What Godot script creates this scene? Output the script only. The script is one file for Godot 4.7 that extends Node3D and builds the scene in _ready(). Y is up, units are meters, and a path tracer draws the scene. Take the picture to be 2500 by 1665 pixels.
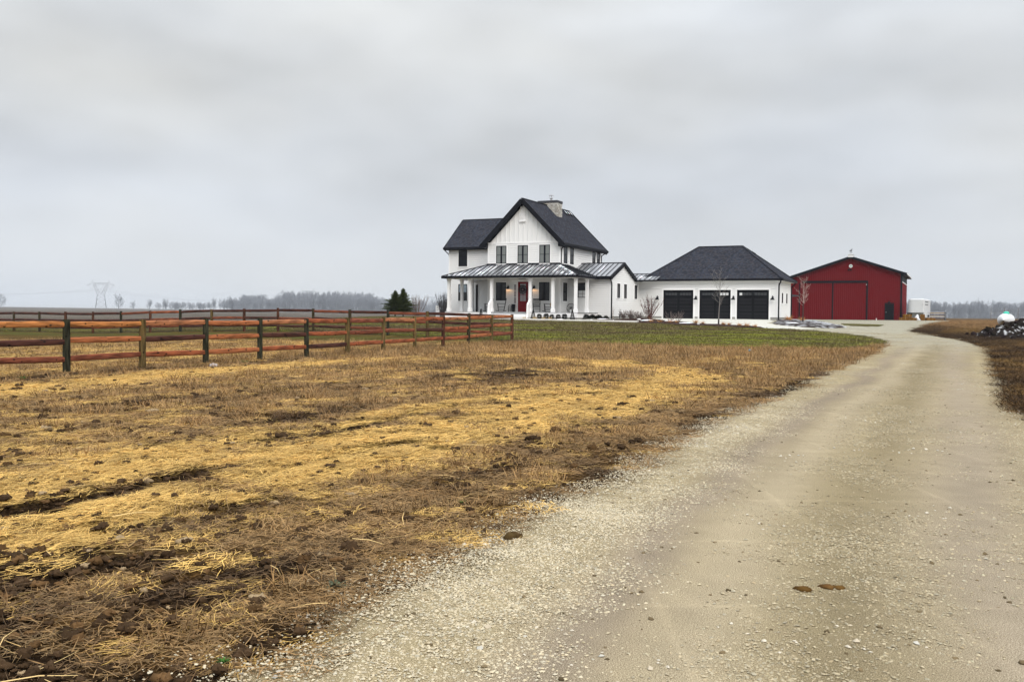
extends Node3D

const EYE_H = 1.63
const YAW = -0.436332            # the farm buildings are turned 25 degrees from the view
const O = Vector3(3.79, 0.0, -75.42)   # front right corner of the farmhouse's gable block
const UX = Vector3(0.906308, 0, 0.422618)
const VX = Vector3(0.422618, 0, -0.906308)
const RIGHT_PROFILE = [[-50, 0.0], [30, 0.0], [42, 0.08], [50, 0.23], [58, 0.55], [66, 0.95], [72, 1.15], [78, 1.3], [85, 1.31], [100, 1.22], [115, 1.2], [400, 1.3], [1500, 0.9], [4000, 0.4]]
const LEFT_PROFILE = [[-50, 0.0], [40, 0.0], [67, 0.1], [200, 0.35], [700, 1.0], [1500, 2.2], [4000, 2.0]]

var rng = RandomNumberGenerator.new()
var M = {}
var bu = 0.0
var bv = 0.0
var by = 0.0
var nz = FastNoiseLite.new()
var nz2 = FastNoiseLite.new()
var mesh_cache = {}

# ------------------------------------------------------------------ mesh builder
class MB:
	var v = PackedVector3Array()
	var n = PackedVector3Array()
	var uv = PackedVector2Array()
	var col = PackedColorArray()
	var ix = PackedInt32Array()
	var c = Color.WHITE
	var colored = false
	var uo = Vector2.ZERO
	func vert(p, nn, t):
		v.append(p); n.append(nn); uv.append(t)
		if colored: col.append(c)
		return v.size() - 1
	func tri(a, b, d):
		var nn = (b - a).cross(d - a).normalized()
		var x = (b - a).normalized()
		var y = nn.cross(x)
		var i = v.size()
		for p in [a, b, d]: vert(p, nn, Vector2((p - a).dot(x), -(p - a).dot(y)) + uo)
		ix.append_array(PackedInt32Array([i, i + 2, i + 1]))
	func quad(a, b, d, e):          # corners run counter-clockwise seen from outside
		var nn = (b - a).cross(d - a)
		if nn.length_squared() < 1e-14: nn = (d - a).cross(e - a)
		nn = nn.normalized()
		var x = (b - a).normalized()
		if (b - a).length_squared() < 1e-12: x = (d - e).normalized()
		var y = nn.cross(x)
		var i = v.size()
		for p in [a, b, d, e]: vert(p, nn, Vector2((p - a).dot(x), -(p - a).dot(y)) + uo)
		ix.append_array(PackedInt32Array([i, i + 2, i + 1, i, i + 3, i + 2]))
	func poly(pts):                 # convex, counter-clockwise from outside
		for k in range(1, pts.size() - 1): tri(pts[0], pts[k], pts[k + 1])
	func box(ctr, s, b = Basis.IDENTITY):
		var x = b.x * s.x * 0.5
		var y = b.y * s.y * 0.5
		var z = b.z * s.z * 0.5
		quad(ctr - x - y + z, ctr + x - y + z, ctr + x + y + z, ctr - x + y + z)
		quad(ctr + x - y - z, ctr - x - y - z, ctr - x + y - z, ctr + x + y - z)
		quad(ctr + x - y + z, ctr + x - y - z, ctr + x + y - z, ctr + x + y + z)
		quad(ctr - x - y - z, ctr - x - y + z, ctr - x + y + z, ctr - x + y - z)
		quad(ctr - x + y + z, ctr + x + y + z, ctr + x + y - z, ctr - x + y - z)
		quad(ctr - x - y - z, ctr + x - y - z, ctr + x - y + z, ctr - x - y + z)
	func bar(p, q, w, h):           # a square bar from p to q
		var d = q - p
		var z = d.normalized()
		var x = Vector3.UP.cross(z)
		if x.length() < 0.01: x = Vector3.RIGHT
		x = x.normalized()
		box((p + q) * 0.5, Vector3(w, h, d.length()), Basis(x, z.cross(x), z))
	func prism(pts, back):          # pts counter-clockwise seen from the front, back = vector to the rear face
		poly(pts)
		var r = []
		for p in pts: r.append(p + back)
		r.reverse()
		poly(r)
		for k in pts.size():
			var a = pts[k]
			var b = pts[(k + 1) % pts.size()]
			quad(b, a, a + back, b + back)
	func tube(pts, rad, sides, caps = true, squash = 1.0, spin = 0.0, side_hint = Vector3.ZERO, boxy = 2.0):
		var first = v.size()
		var m = pts.size()
		var run = 0.0
		var x = Vector3.ZERO
		for k in m:
			var t = (pts[mini(k + 1, m - 1)] - pts[maxi(k - 1, 0)]).normalized()
			if k == 0:
				x = side_hint if side_hint != Vector3.ZERO else (Vector3.UP if absf(t.y) < 0.9 else Vector3.RIGHT)
			x = (x - t * x.dot(t)).normalized()
			var y = t.cross(x)
			if k > 0: run += (pts[k] - pts[k - 1]).length()
			for s in sides + 1:
				var a = TAU * s / sides + spin
				var dx = x * cos(a)
				var dy = y * sin(a) * squash
				var fl = 1.0 if boxy == 2.0 else pow(pow(absf(cos(a)), boxy) + pow(absf(sin(a)), boxy), -1.0 / boxy)
				var nx = cos(a) if boxy == 2.0 else signf(cos(a)) * pow(absf(cos(a)), boxy - 1.0)
				var ny = sin(a) if boxy == 2.0 else signf(sin(a)) * pow(absf(sin(a)), boxy - 1.0)
				vert(pts[k] + (dx + dy) * rad[k] * fl, (x * nx + y * ny / squash).normalized(), Vector2(run, float(s) / sides * 0.5) + uo)
		for k in m - 1:
			for s in sides:
				var i = first + k * (sides + 1) + s
				var j = i + sides + 1
				ix.append_array(PackedInt32Array([i, j, i + 1, i + 1, j, j + 1]))
		if caps:
			for e in [0, m - 1]:
				var t = (pts[1] - pts[0]).normalized() * -1.0 if e == 0 else (pts[m - 1] - pts[m - 2]).normalized()
				var ci = vert(pts[e], t, uo)
				var ring = []
				for s in sides + 1: ring.append(vert(v[first + e * (sides + 1) + s], t, Vector2(0.02 * s, 0.03) + uo))
				for s in sides:
					if e == 0: ix.append_array(PackedInt32Array([ci, ring[s], ring[s + 1]]))
					else: ix.append_array(PackedInt32Array([ci, ring[s + 1], ring[s]]))
	func lathe(prof, sides, at = Vector3.ZERO):   # prof: Vector2(radius, height) from bottom to top
		var first = v.size()
		for k in prof.size():
			var a = prof[maxi(k - 1, 0)]
			var b = prof[mini(k + 1, prof.size() - 1)]
			var t = (b - a).normalized()
			for s in sides + 1:
				var g = TAU * s / sides
				var o = Vector3(cos(g), 0, sin(g))
				vert(at + o * prof[k].x + Vector3.UP * prof[k].y, (o * t.y - Vector3.UP * t.x).normalized(), Vector2(float(s) / sides, prof[k].y))
		for k in prof.size() - 1:
			for s in sides:
				var i = first + k * (sides + 1) + s
				var j = i + sides + 1
				ix.append_array(PackedInt32Array([i, i + 1, j, i + 1, j + 1, j]))
	func blob(at, r, seedn, rough, sides = 7, rings = 4):
		var nn = FastNoiseLite.new()
		nn.seed = seedn
		nn.frequency = 0.9
		var first = v.size()
		for k in rings + 1:
			var th = PI * k / rings
			for s in sides + 1:
				var g = TAU * (s % sides) / sides
				var d = Vector3(sin(th) * cos(g), cos(th), sin(th) * sin(g))
				var q = 1.0 + rough * nn.get_noise_3dv(d * 1.3) * 1.6
				vert(at + d * r * q, d, Vector2(float(s) / sides, float(k) / rings))
		for k in rings:
			for s in sides:
				var i = first + k * (sides + 1) + s
				var j = i + sides + 1
				ix.append_array(PackedInt32Array([i, j, i + 1, i + 1, j, j + 1]))
	func done(material = null):
		var m = ArrayMesh.new()
		if v.size() == 0: return m
		var a = []
		a.resize(Mesh.ARRAY_MAX)
		a[Mesh.ARRAY_VERTEX] = v
		a[Mesh.ARRAY_NORMAL] = n
		a[Mesh.ARRAY_TEX_UV] = uv
		if colored: a[Mesh.ARRAY_COLOR] = col
		a[Mesh.ARRAY_INDEX] = ix
		m.add_surface_from_arrays(Mesh.PRIMITIVE_TRIANGLES, a)
		if material: m.surface_set_material(0, material)
		return m

# a grid of values over the place, for edges and streaks on the ground
class Field:
	var x0 = 0.0
	var z0 = 0.0
	var cell = 0.2
	var w = 0
	var h = 0
	var d = PackedFloat32Array()
	func _init(ax, az, bx, bz, cs, fill):
		x0 = ax; z0 = az; cell = cs
		w = int((bx - ax) / cs) + 1
		h = int((bz - az) / cs) + 1
		d.resize(w * h)
		d.fill(fill)
	func lines(pts, closed, reach):
		var m = pts.size()
		for k in (m if closed else m - 1):
			var a = pts[k]
			var b = pts[(k + 1) % m]
			var i0 = clampi(int((minf(a.x, b.x) - reach - x0) / cell), 0, w - 1)
			var i1 = clampi(int((maxf(a.x, b.x) + reach - x0) / cell) + 1, 0, w - 1)
			var j0 = clampi(int((minf(a.y, b.y) - reach - z0) / cell), 0, h - 1)
			var j1 = clampi(int((maxf(a.y, b.y) + reach - z0) / cell) + 1, 0, h - 1)
			for j in range(j0, j1 + 1):
				for i in range(i0, i1 + 1):
					var p = Vector2(x0 + i * cell, z0 + j * cell)
					var q = Geometry2D.get_closest_point_to_segment(p, a, b).distance_to(p)
					if q < d[j * w + i]: d[j * w + i] = q
	func sign_in(pts):              # distances outside the outline become negative
		var pk = PackedVector2Array(pts)
		for j in h:
			for i in w:
				if not Geometry2D.is_point_in_polygon(Vector2(x0 + i * cell, z0 + j * cell), pk): d[j * w + i] = -d[j * w + i]
	func at(x, z):
		var fx = clampf((x - x0) / cell, 0, w - 1.001)
		var fz = clampf((z - z0) / cell, 0, h - 1.001)
		var i = int(fx)
		var j = int(fz)
		fx -= i
		fz -= j
		var k = j * w + i
		return lerpf(lerpf(d[k], d[k + 1], fx), lerpf(d[k + w], d[k + w + 1], fx), fz)

# ------------------------------------------------------------------ naming and placing
func put(o, called, parent):
	o.name = called
	parent.add_child(o, true)
	return o

func part(called, mb, material, parent, xf = Transform3D.IDENTITY):
	var o = MeshInstance3D.new()
	o.mesh = mb if mb is ArrayMesh else mb.done()
	o.material_override = material
	o.transform = xf
	return put(o, called, parent)

func tag(o, label, category = "", group = "", kind = ""):
	o.set_meta("label", label)
	if category: o.set_meta("category", category)
	if group: o.set_meta("group", group)
	if kind: o.set_meta("kind", kind)
	return o

var used = {}
func numbered(called):
	var k = used.get(called, 0)
	used[called] = k + 1
	return called if k == 0 else "%s_%03d" % [called, k]

func thing(called, label, category, at, turn = 0.0, group = ""):
	var o = Node3D.new()
	put(o, numbered(called), self)
	o.position = at
	o.rotation.y = turn
	return tag(o, label, category, group)

func top_mesh(called, mb, material, label, category, at = Vector3.ZERO, group = "", kind = ""):
	var o = part(numbered(called), mb, material, self)
	o.position = at
	return tag(o, label, category, group, kind)

func copy(src, label, at, turn = 0.0, size = 1.0):
	var o = src.duplicate()
	var base = src.name.rstrip("0123456789")
	if base.ends_with("_"): base = base.substr(0, base.length() - 1)
	put(o, numbered(base), self)
	o.position = at
	o.rotation.y = turn
	o.scale = Vector3.ONE * size
	o.set_meta("label", label)
	return o

func structure(called, mesh, material, label = ""):
	var o = part(called, mesh, material, self)
	o.set_meta("kind", "structure")
	if label: o.set_meta("label", label)
	return o

func P(u, w, v): return Vector3(u - bu, w - by, -(v - bv))
func hw(u, v, y = 0.0): return O + UX * u + VX * v + Vector3.UP * y

func profile(t, d):
	for k in range(1, t.size()):
		if d < t[k][0]:
			var f = clampf((d - t[k - 1][0]) / float(t[k][0] - t[k - 1][0]), 0, 1)
			return lerpf(t[k - 1][1], t[k][1], f)
	return t[t.size() - 1][1]

func elev(x, z):
	var d = -z
	var r = profile(RIGHT_PROFILE, d)
	var l = profile(LEFT_PROFILE, d)
	if d > 600.0: l += 3.4 * exp(-pow((x + 820.0) / 260.0, 2)) * smoothstep(800.0, 1400.0, d)
	return lerpf(l, r, smoothstep(-30.0, -10.0, x + maxf(0.0, d - 80.0) * 0.05))

func onground(x, z, dy = 0.0): return Vector3(x, elev(x, z) + dy, z)

# ------------------------------------------------------------------ materials
func lin(r, g, b): return Color(r, g, b).linear_to_srgb()

func mat(r, g, b, rough = 0.8, spec = 0.5, metal = 0.0):
	var m = StandardMaterial3D.new()
	m.albedo_color = lin(r, g, b)
	m.roughness = rough
	m.metallic = metal
	m.metallic_specular = spec
	return m

func vmat(rough = 0.9, spec = 0.2):
	var m = mat(1, 1, 1, rough, spec)
	m.vertex_color_use_as_albedo = true
	return m

func noise_tex(freq, kind, lo, hi, seedn, size = 512, octaves = 4, normal = 0.0, mid = -1.0):
	var f = FastNoiseLite.new()
	f.noise_type = kind
	f.frequency = freq
	f.seed = seedn
	f.fractal_octaves = octaves
	var t = NoiseTexture2D.new()
	t.width = size
	t.height = size
	t.seamless = true
	t.noise = f
	if normal > 0.0:
		t.as_normal_map = true
		t.bump_strength = normal
	else:
		var g = Gradient.new()
		g.set_color(0, lo)
		g.set_color(1, hi)
		if mid >= 0.0: g.add_point(mid, lo.lerp(hi, 0.5))
		t.color_ramp = g
	return t

func grain_texture(seedn, knots, w = 512, h = 128):
	var im = Image.create(w, h, false, Image.FORMAT_RGB8)
	var f = FastNoiseLite.new()
	f.seed = seedn
	f.frequency = 0.02
	f.fractal_octaves = 4
	var ks = []
	var rg = RandomNumberGenerator.new()
	rg.seed = seedn
	for k in knots: ks.append(Vector3(rg.randf() * w, rg.randf() * h, rg.randf_range(3, 7)))
	for y in h:
		for x in w:
			var g = 0.84 + 0.40 * f.get_noise_2d(x * 0.25, y * 3.2) + 0.2 * f.get_noise_2d(x * 0.12 + 400, y * 0.4)
			for k in ks:
				var q = Vector2((x - k.x) * 0.6, y - k.y).length() / k.z
				if q < 1.6: g *= lerpf(0.25, 1.0, clampf(q - 0.4, 0, 1))
			g = clampf(g, 0.08, 1.0)
			im.set_pixel(x, y, Color(g, g * 0.98, g * 0.95))
	return ImageTexture.create_from_image(im)

func shingle_texture(normal):
	var n = 512
	var im = Image.create(n, n, false, Image.FORMAT_RGB8)
	var rg = RandomNumberGenerator.new()
	rg.seed = 5
	var rows = 16
	for r in rows:
		var x = 0
		var y0 = int(float(r) * n / rows)
		var y1 = int(float(r + 1) * n / rows)
		while x < n:
			var w = mini(rg.randi_range(18, 52), n - x)
			var g = rg.randf_range(0.72, 1.0)
			var warm = rg.randf_range(-0.05, 0.05)
			if normal: im.fill_rect(Rect2i(x, y0, w, y1 - y0), Color(g, g, g))
			else: im.fill_rect(Rect2i(x, y0, w, y1 - y0), Color(g * (0.96 + warm), g * 0.97, g * (1.0 - warm)))
			x += w
		var dark = Color(0.28, 0.28, 0.3)
		im.fill_rect(Rect2i(0, y1 - 3, n, 3), dark if not normal else Color(0.1, 0.1, 0.1))
	for k in 60000:
		var px = rg.randi_range(0, n - 1)
		var py = rg.randi_range(0, n - 1)
		im.set_pixel(px, py, im.get_pixel(px, py) * rg.randf_range(0.75, 1.18))
	if normal: im.bump_map_to_normal_map(3.0)
	return ImageTexture.create_from_image(im)

func make_materials():
	M.siding = mat(0.80, 0.805, 0.805, 0.6, 0.3)
	M.trim = mat(0.87, 0.87, 0.875, 0.5, 0.35)
	M.soffit = mat(0.78, 0.78, 0.77, 0.7, 0.3)
	M.black = mat(0.008, 0.0085, 0.012, 0.5, 0.2)
	M.frame = mat(0.006, 0.0065, 0.011, 0.5, 0.15)
	M.door_black = mat(0.0075, 0.008, 0.010, 0.55, 0.16)
	M.door_panel = mat(0.013, 0.0135, 0.016, 0.6, 0.2)  # panels coloured lighter to stand in for relief shading
	M.trailer = mat(0.56, 0.575, 0.59, 0.4, 0.35)
	M.glass_dark = mat(0.006, 0.007, 0.010, 0.06, 0.3)
	M.glass_curtain = mat(0.016, 0.017, 0.019, 0.08, 0.35)
	M.glass_blind = mat(0.17, 0.185, 0.18, 0.1, 0.5)
	M.glass_sky_painted = mat(0.20, 0.25, 0.29, 0.08, 0.5)  # blue sky reflection painted into the pane colour
	M.glass_bright_painted = mat(0.62, 0.63, 0.64, 0.12, 0.5)
	M.glass_garage = mat(0.035, 0.038, 0.042, 0.15, 0.5)
	M.red_door = mat(0.185, 0.008, 0.014, 0.4, 0.2)
	M.door_glass = mat(0.30, 0.28, 0.29, 0.12, 0.5)
	M.shingle = mat(0.054, 0.056, 0.067, 0.95, 0.1)
	M.shingle.albedo_texture = shingle_texture(false)
	M.shingle.normal_enabled = true
	M.shingle.normal_texture = shingle_texture(true)
	M.shingle.uv1_scale = Vector3(1 / 2.24, 1 / 2.24, 1)
	M.metal_roof = mat(0.31, 0.315, 0.335, 0.36, 0.5, 0.75)
	M.seam = mat(0.010, 0.011, 0.014, 0.5, 0.25)
	M.snow = mat(0.74, 0.76, 0.79, 0.8, 0.2)
	M.snow.subsurf_scatter_enabled = true
	M.snow.subsurf_scatter_strength = 0.15
	M.found = mat(0.34, 0.34, 0.32, 0.9, 0.2)
	M.porch_floor = mat(0.36, 0.37, 0.38, 0.6, 0.3)
	M.stone_cap = mat(0.05, 0.05, 0.058, 0.8, 0.3)
	M.stones = []
	for c in [[0.46, 0.45, 0.42], [0.36, 0.35, 0.32], [0.52, 0.51, 0.47], [0.30, 0.28, 0.25], [0.42, 0.39, 0.35]]: M.stones.append(mat(c[0], c[1], c[2], 0.9, 0.2))
	M.galv = mat(0.5, 0.5, 0.51, 0.45, 0.5, 0.3)
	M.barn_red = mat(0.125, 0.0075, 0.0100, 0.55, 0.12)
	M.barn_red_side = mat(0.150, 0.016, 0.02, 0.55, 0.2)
	M.barn_grey = mat(0.05, 0.058, 0.066, 0.5, 0.4)
	M.barn_roof = mat(0.022, 0.023, 0.026, 0.45, 0.4)
	M.white_paint = mat(0.70, 0.715, 0.73, 0.35, 0.4)
	M.teal = mat(0.05, 0.50, 0.36, 0.4, 0.4)
	M.green = mat(0.03, 0.28, 0.14, 0.5, 0.4)
	M.bale = mat(0.25, 0.13, 0.036, 1.0, 0.1)
	M.bale.albedo_texture = noise_tex(0.05, FastNoiseLite.TYPE_SIMPLEX, Color(0.35, 0.33, 0.3), Color(1.2, 1.15, 1.0), 12, 256, 4)
	M.bale.uv1_scale = Vector3(2, 2, 1)
	M.tarp = mat(0.72, 0.74, 0.78, 0.45, 0.4)
	M.tan_cloth = mat(0.50, 0.36, 0.20, 0.95, 0.1)
	M.wreath = mat(0.012, 0.02, 0.013, 0.9, 0.2)
	M.iron = mat(0.045, 0.045, 0.05, 0.6, 0.4)
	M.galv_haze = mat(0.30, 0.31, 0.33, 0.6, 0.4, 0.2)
	M.bark = mat(0.115, 0.10, 0.088, 0.95, 0.1)
	M.bark_hazed = mat(0.21, 0.222, 0.25, 0.95, 0.1)  # distance haze put into a paler, bluish bark colour
	M.bark_pale = mat(0.40, 0.33, 0.29, 0.9, 0.2)
	M.bark_grey = mat(0.20, 0.185, 0.175, 0.9, 0.2)
	M.bark_dark = mat(0.045, 0.034, 0.03, 0.9, 0.2)
	M.twig_red = mat(0.13, 0.062, 0.052, 0.9, 0.15)
	M.twig_grey = mat(0.21, 0.17, 0.155, 0.9, 0.15)
	M.twig_dark = mat(0.085, 0.078, 0.08, 0.9, 0.15)
	M.leaf = vmat(0.75, 0.2)
	M.straw = vmat(0.7, 0.3)
	M.grass = vmat(0.85, 0.15)
	M.stone = vmat(0.9, 0.2)
	M.soil = vmat(1.0, 0.1)
	var grain = []
	for k in 3: grain.append(grain_texture(30 + k, 9 if k < 2 else 4))
	M.rails = []
	for c in [[0.50, 0.21, 0.070], [0.33, 0.100, 0.044], [0.24, 0.076, 0.042], [0.085, 0.034, 0.026], [0.42, 0.150, 0.062], [0.43, 0.185, 0.092]]:
		var m = mat(c[0], c[1], c[2], 0.75, 0.25)
		m.albedo_texture = grain[M.rails.size() % 2]
		m.uv1_scale = Vector3(0.5, 2.0, 1)
		M.rails.append(m)
	M.posts = []
	for c in [[0.042, 0.044, 0.030], [0.135, 0.098, 0.042], [0.065, 0.054, 0.032], [0.17, 0.125, 0.055], [0.11, 0.050, 0.032]]:
		var m = mat(c[0], c[1], c[2], 0.9, 0.15)
		m.albedo_texture = grain[2]
		m.uv1_scale = Vector3(0.6, 2.0, 1)
		M.posts.append(m)
	# ground
	M.ground = vmat(1.0, 0.1)
	M.ground.albedo_texture = noise_tex(0.035, FastNoiseLite.TYPE_SIMPLEX, Color(0.30, 0.29, 0.28), Color(1.0, 1.0, 1.0), 3, 1024, 5)
	M.ground.uv1_scale = Vector3(1 / 1.9, 1 / 1.9, 1)
	M.ground.normal_enabled = true
	M.ground.normal_texture = noise_tex(0.03, FastNoiseLite.TYPE_SIMPLEX, Color.BLACK, Color.WHITE, 3, 1024, 5, 9.0)
	M.gravel = vmat(0.95, 0.15)
	M.gravel.albedo_texture = noise_tex(0.14, FastNoiseLite.TYPE_SIMPLEX, Color(0.50, 0.48, 0.44), Color(1.0, 1.0, 1.0), 8, 1024, 5)
	M.gravel.uv1_scale = Vector3(1 / 1.5, 1 / 1.5, 1)
	M.gravel.normal_enabled = true
	M.gravel.normal_texture = noise_tex(0.16, FastNoiseLite.TYPE_SIMPLEX, Color.BLACK, Color.WHITE, 8, 1024, 4, 8.0)
	M.lawn = vmat(1.0, 0.1)
	M.lawn.albedo_texture = noise_tex(0.05, FastNoiseLite.TYPE_SIMPLEX, Color(0.45, 0.45, 0.45), Color(1, 1, 1), 21, 512, 5)
	M.lawn.uv1_scale = Vector3(1 / 2.3, 1 / 2.3, 1)
	M.concrete = vmat(0.9, 0.2)
	M.concrete.albedo_texture = noise_tex(0.02, FastNoiseLite.TYPE_SIMPLEX, Color(0.86, 0.86, 0.85), Color(1, 1, 1), 33, 512, 5)
	M.concrete.uv1_scale = Vector3(1 / 3.0, 1 / 3.0, 1)
	M.mulch = vmat(1.0, 0.1)
	M.mulch.albedo_texture = noise_tex(0.06, FastNoiseLite.TYPE_CELLULAR, Color(1.2, 1.2, 1.2), Color(0.4, 0.4, 0.4), 41, 512, 3)
	M.mulch.uv1_scale = Vector3(1 / 1.1, 1 / 1.1, 1)

# ------------------------------------------------------------------ camera, sky, light
func make_camera_and_light():
	var cam = Camera3D.new()
	var pitch = atan(66.5 / 2300.0)
	var roll = deg_to_rad(0.49)
	var fwd = Vector3(0, -sin(pitch), -cos(pitch))
	var up0 = Vector3(0, cos(pitch), -sin(pitch))
	var right = Vector3.RIGHT * cos(roll) + up0 * sin(roll)
	var up = up0 * cos(roll) - Vector3.RIGHT * sin(roll)
	cam.transform = Transform3D(Basis(right, up, -fwd), Vector3(0, EYE_H, 0))
	cam.fov = 39.79
	cam.near = 0.1
	cam.far = 6000.0
	put(cam, "camera", self)
	cam.current = true
	var env = Environment.new()
	env.background_mode = Environment.BG_SKY
	env.tonemap_mode = Environment.TONE_MAPPER_LINEAR
	env.tonemap_exposure = 1.45
	env.sdfgi_enabled = true
	env.ssao_enabled = true
	env.ssil_enabled = true
	env.fog_enabled = true
	env.fog_density = 0.0002
	env.fog_light_color = Color(0.90, 0.93, 0.97)
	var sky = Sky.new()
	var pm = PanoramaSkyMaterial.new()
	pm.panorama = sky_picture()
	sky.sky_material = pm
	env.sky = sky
	var we = WorldEnvironment.new()
	we.environment = env
	put(we, "world", self)
	var sun = DirectionalLight3D.new()
	sun.light_energy = 0.5
	sun.light_color = Color(1.0, 0.97, 0.93)
	sun.light_angular_distance = 38.0
	sun.shadow_enabled = true
	put(sun, "overcast_sun", self)
	sun.look_at_from_position(Vector3(11, 23, 26), Vector3.ZERO, Vector3.UP)

func sky_picture():
	var w = 1024
	var h = 512
	var im = Image.create(w, h, false, Image.FORMAT_RGBF)
	var a = FastNoiseLite.new()
	a.seed = 77
	a.frequency = 1.0
	a.fractal_octaves = 4
	a.fractal_gain = 0.45
	for y in h:
		var el = (0.5 - (y + 0.5) / h) * PI
		if el < -0.02:
			for x in w: im.set_pixel(x, y, Color(0.34, 0.32, 0.28))
			continue
		var s = sin(maxf(el, 0.0))
		var ce = cos(el)
		for x in w:
			var az = (x + 0.5) / w * TAU
			var d = Vector3(sin(az) * ce, s, cos(az) * ce)
			var lay = a.get_noise_3d(d.x * 1.7 + 5.0, s * 5.0, d.z * 1.7)
			var soft = a.get_noise_3d(d.x * 3.6, s * 11.0 + 9.0, d.z * 3.6 + 4.0)
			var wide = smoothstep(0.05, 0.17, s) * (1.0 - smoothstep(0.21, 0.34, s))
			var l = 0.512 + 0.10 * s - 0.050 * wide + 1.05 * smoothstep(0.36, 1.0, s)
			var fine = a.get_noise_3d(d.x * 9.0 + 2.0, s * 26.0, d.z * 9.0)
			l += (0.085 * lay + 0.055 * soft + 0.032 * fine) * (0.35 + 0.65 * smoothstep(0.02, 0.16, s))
			var cool = 0.5 + 0.9 * a.get_noise_3d(d.x * 2.0 + 30.0, s * 5.0, d.z * 2.0)
			im.set_pixel(x, y, Color(l * (0.975 - 0.03 * cool), l * 1.0, l * (1.012 + 0.06 * cool)))
	return ImageTexture.create_from_image(im)

# ------------------------------------------------------------------ the ground and what lies on it
var gravel_sd
var lawn_sd
var bed_sd
var drive_sd
var isle_sd
var yard_sd
var left_edge
var gold_d
var inner_d
var furrow_d
var fence_d
var back_d

func v2(l):
	var r = []
	for k in range(0, l.size(), 2): r.append(Vector2(l[k], l[k + 1]))
	return r

const ROAD_LEFT = [-1.9, 3.0, -1.6, -2.5, -1.2, -4.1, -0.9, -5.0, -0.5, -6.1, -0.1, -7.0, 0.4, -8.2, 1.0, -9.3, 1.6, -10.6, 2.7, -13.4, 4.1, -16.5, 6.4, -21.1, 9.6, -28.3, 14.2, -37.9, 19.3, -48.7, 20.6, -51.5]
const ROAD_TOP = [20.9, -53.5, 20.8, -55.6, 20.4, -57.9, 19.7, -60.4, 18.3, -62.2, 16.9, -63.8, 15.4, -66.2, 13.4, -67.6, 12.6, -70.0, 11.4, -77.0, 11.6, -82.0]
const ROAD_RIGHT = [22.0, -77.0, 25.0, -84.0, 29.0, -100.0, 35.0, -121.0, 48.0, -116.0, 57.0, -113.0, 53.0, -102.0, 47.0, -94.0, 36.5, -79.0, 32.5, -73.2, 28.3, -65.6, 25.8, -61.4, 25.3, -58.5, 25.4, -56.8, 25.3, -54.0, 24.9, -51.3, 23.0, -45.8, 19.2, -37.8, 12.4, -24.0, 10.1, -19.2, 8.2, -15.0, 6.2, -8.0, 5.2, -2.0, 4.9, 3.0]
const LAWN = [0.3, -49.4, 1.5, -48.0, 3.1, -46.9, 5.0, -46.1, 6.9, -45.3, 8.7, -44.5, 11.4, -43.9, 13.4, -44.0, 15.1, -44.0, 17.2, -45.2, 19.1, -48.6, 20.5, -51.5, 20.8, -53.5, 20.7, -55.6, 20.3, -57.9, 19.6, -60.3, 18.1, -62.0, 17.0, -62.2, 15.2, -63.2, 13.1, -64.6, 11.1, -65.6, 8.6, -68.1, 4.6, -69.6, 0.1, -70.9, -1.9, -72.4, -6.0, -75.0, -9.0, -79.0, -12.0, -92.0, -26.0, -96.0, -44.0, -92.0, -46.0, -71.5, -36.0, -66.6, -23.0, -60.6, -10.0, -54.6]
const BED = [17.2, -62.3, 16.2, -64.0, 15.1, -63.4, 13.1, -64.6, 11.1, -65.6, 9.6, -67.2, 8.7, -68.9, 4.7, -70.35, 0.6, -71.6, 0.2, -73.3, 3.0, -72.6, 6.5, -71.4, 8.4, -75.2, 11.2, -79.6, 11.6, -76.5, 12.0, -72.5, 13.1, -69.6, 13.4, -67.5, 15.6, -65.8, 16.6, -64.9]
const LEFT_BED = [-1.6, -74.6, -1.9, -73.2, -6.0, -75.5, -8.2, -78.6, -7.2, -79.2, -4.6, -76.0]
const DRIVE = [18.3, -62.35, 17.3, -62.7, 16.4, -64.6, 15.6, -65.8, 13.4, -67.5, 13.1, -69.6, 12.0, -72.5, 11.6, -76.5, 11.9, -80.9, 12.9, -81.4, 21.4, -77.45, 20.6, -74.0, 19.0, -69.6, 18.7, -66.4, 19.5, -64.4, 20.4, -62.6]
const ISLE = [19.1, -69.3, 18.8, -66.4, 19.6, -64.5, 20.7, -63.4, 21.8, -63.1, 23.1, -64.4, 23.4, -66.6, 23.8, -70.5, 24.6, -76.0, 23.0, -79.0, 21.7, -77.3, 20.6, -73.5]
const YARD = [23.6, -67.6, 23.6, -66.0, 24.4, -65.4, 25.6, -65.4, 26.2, -66.3, 27.5, -69.0, 26.2, -69.6, 24.4, -70.5]
const FENCE_CORNER = Vector2(0.0, -49.75)

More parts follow.
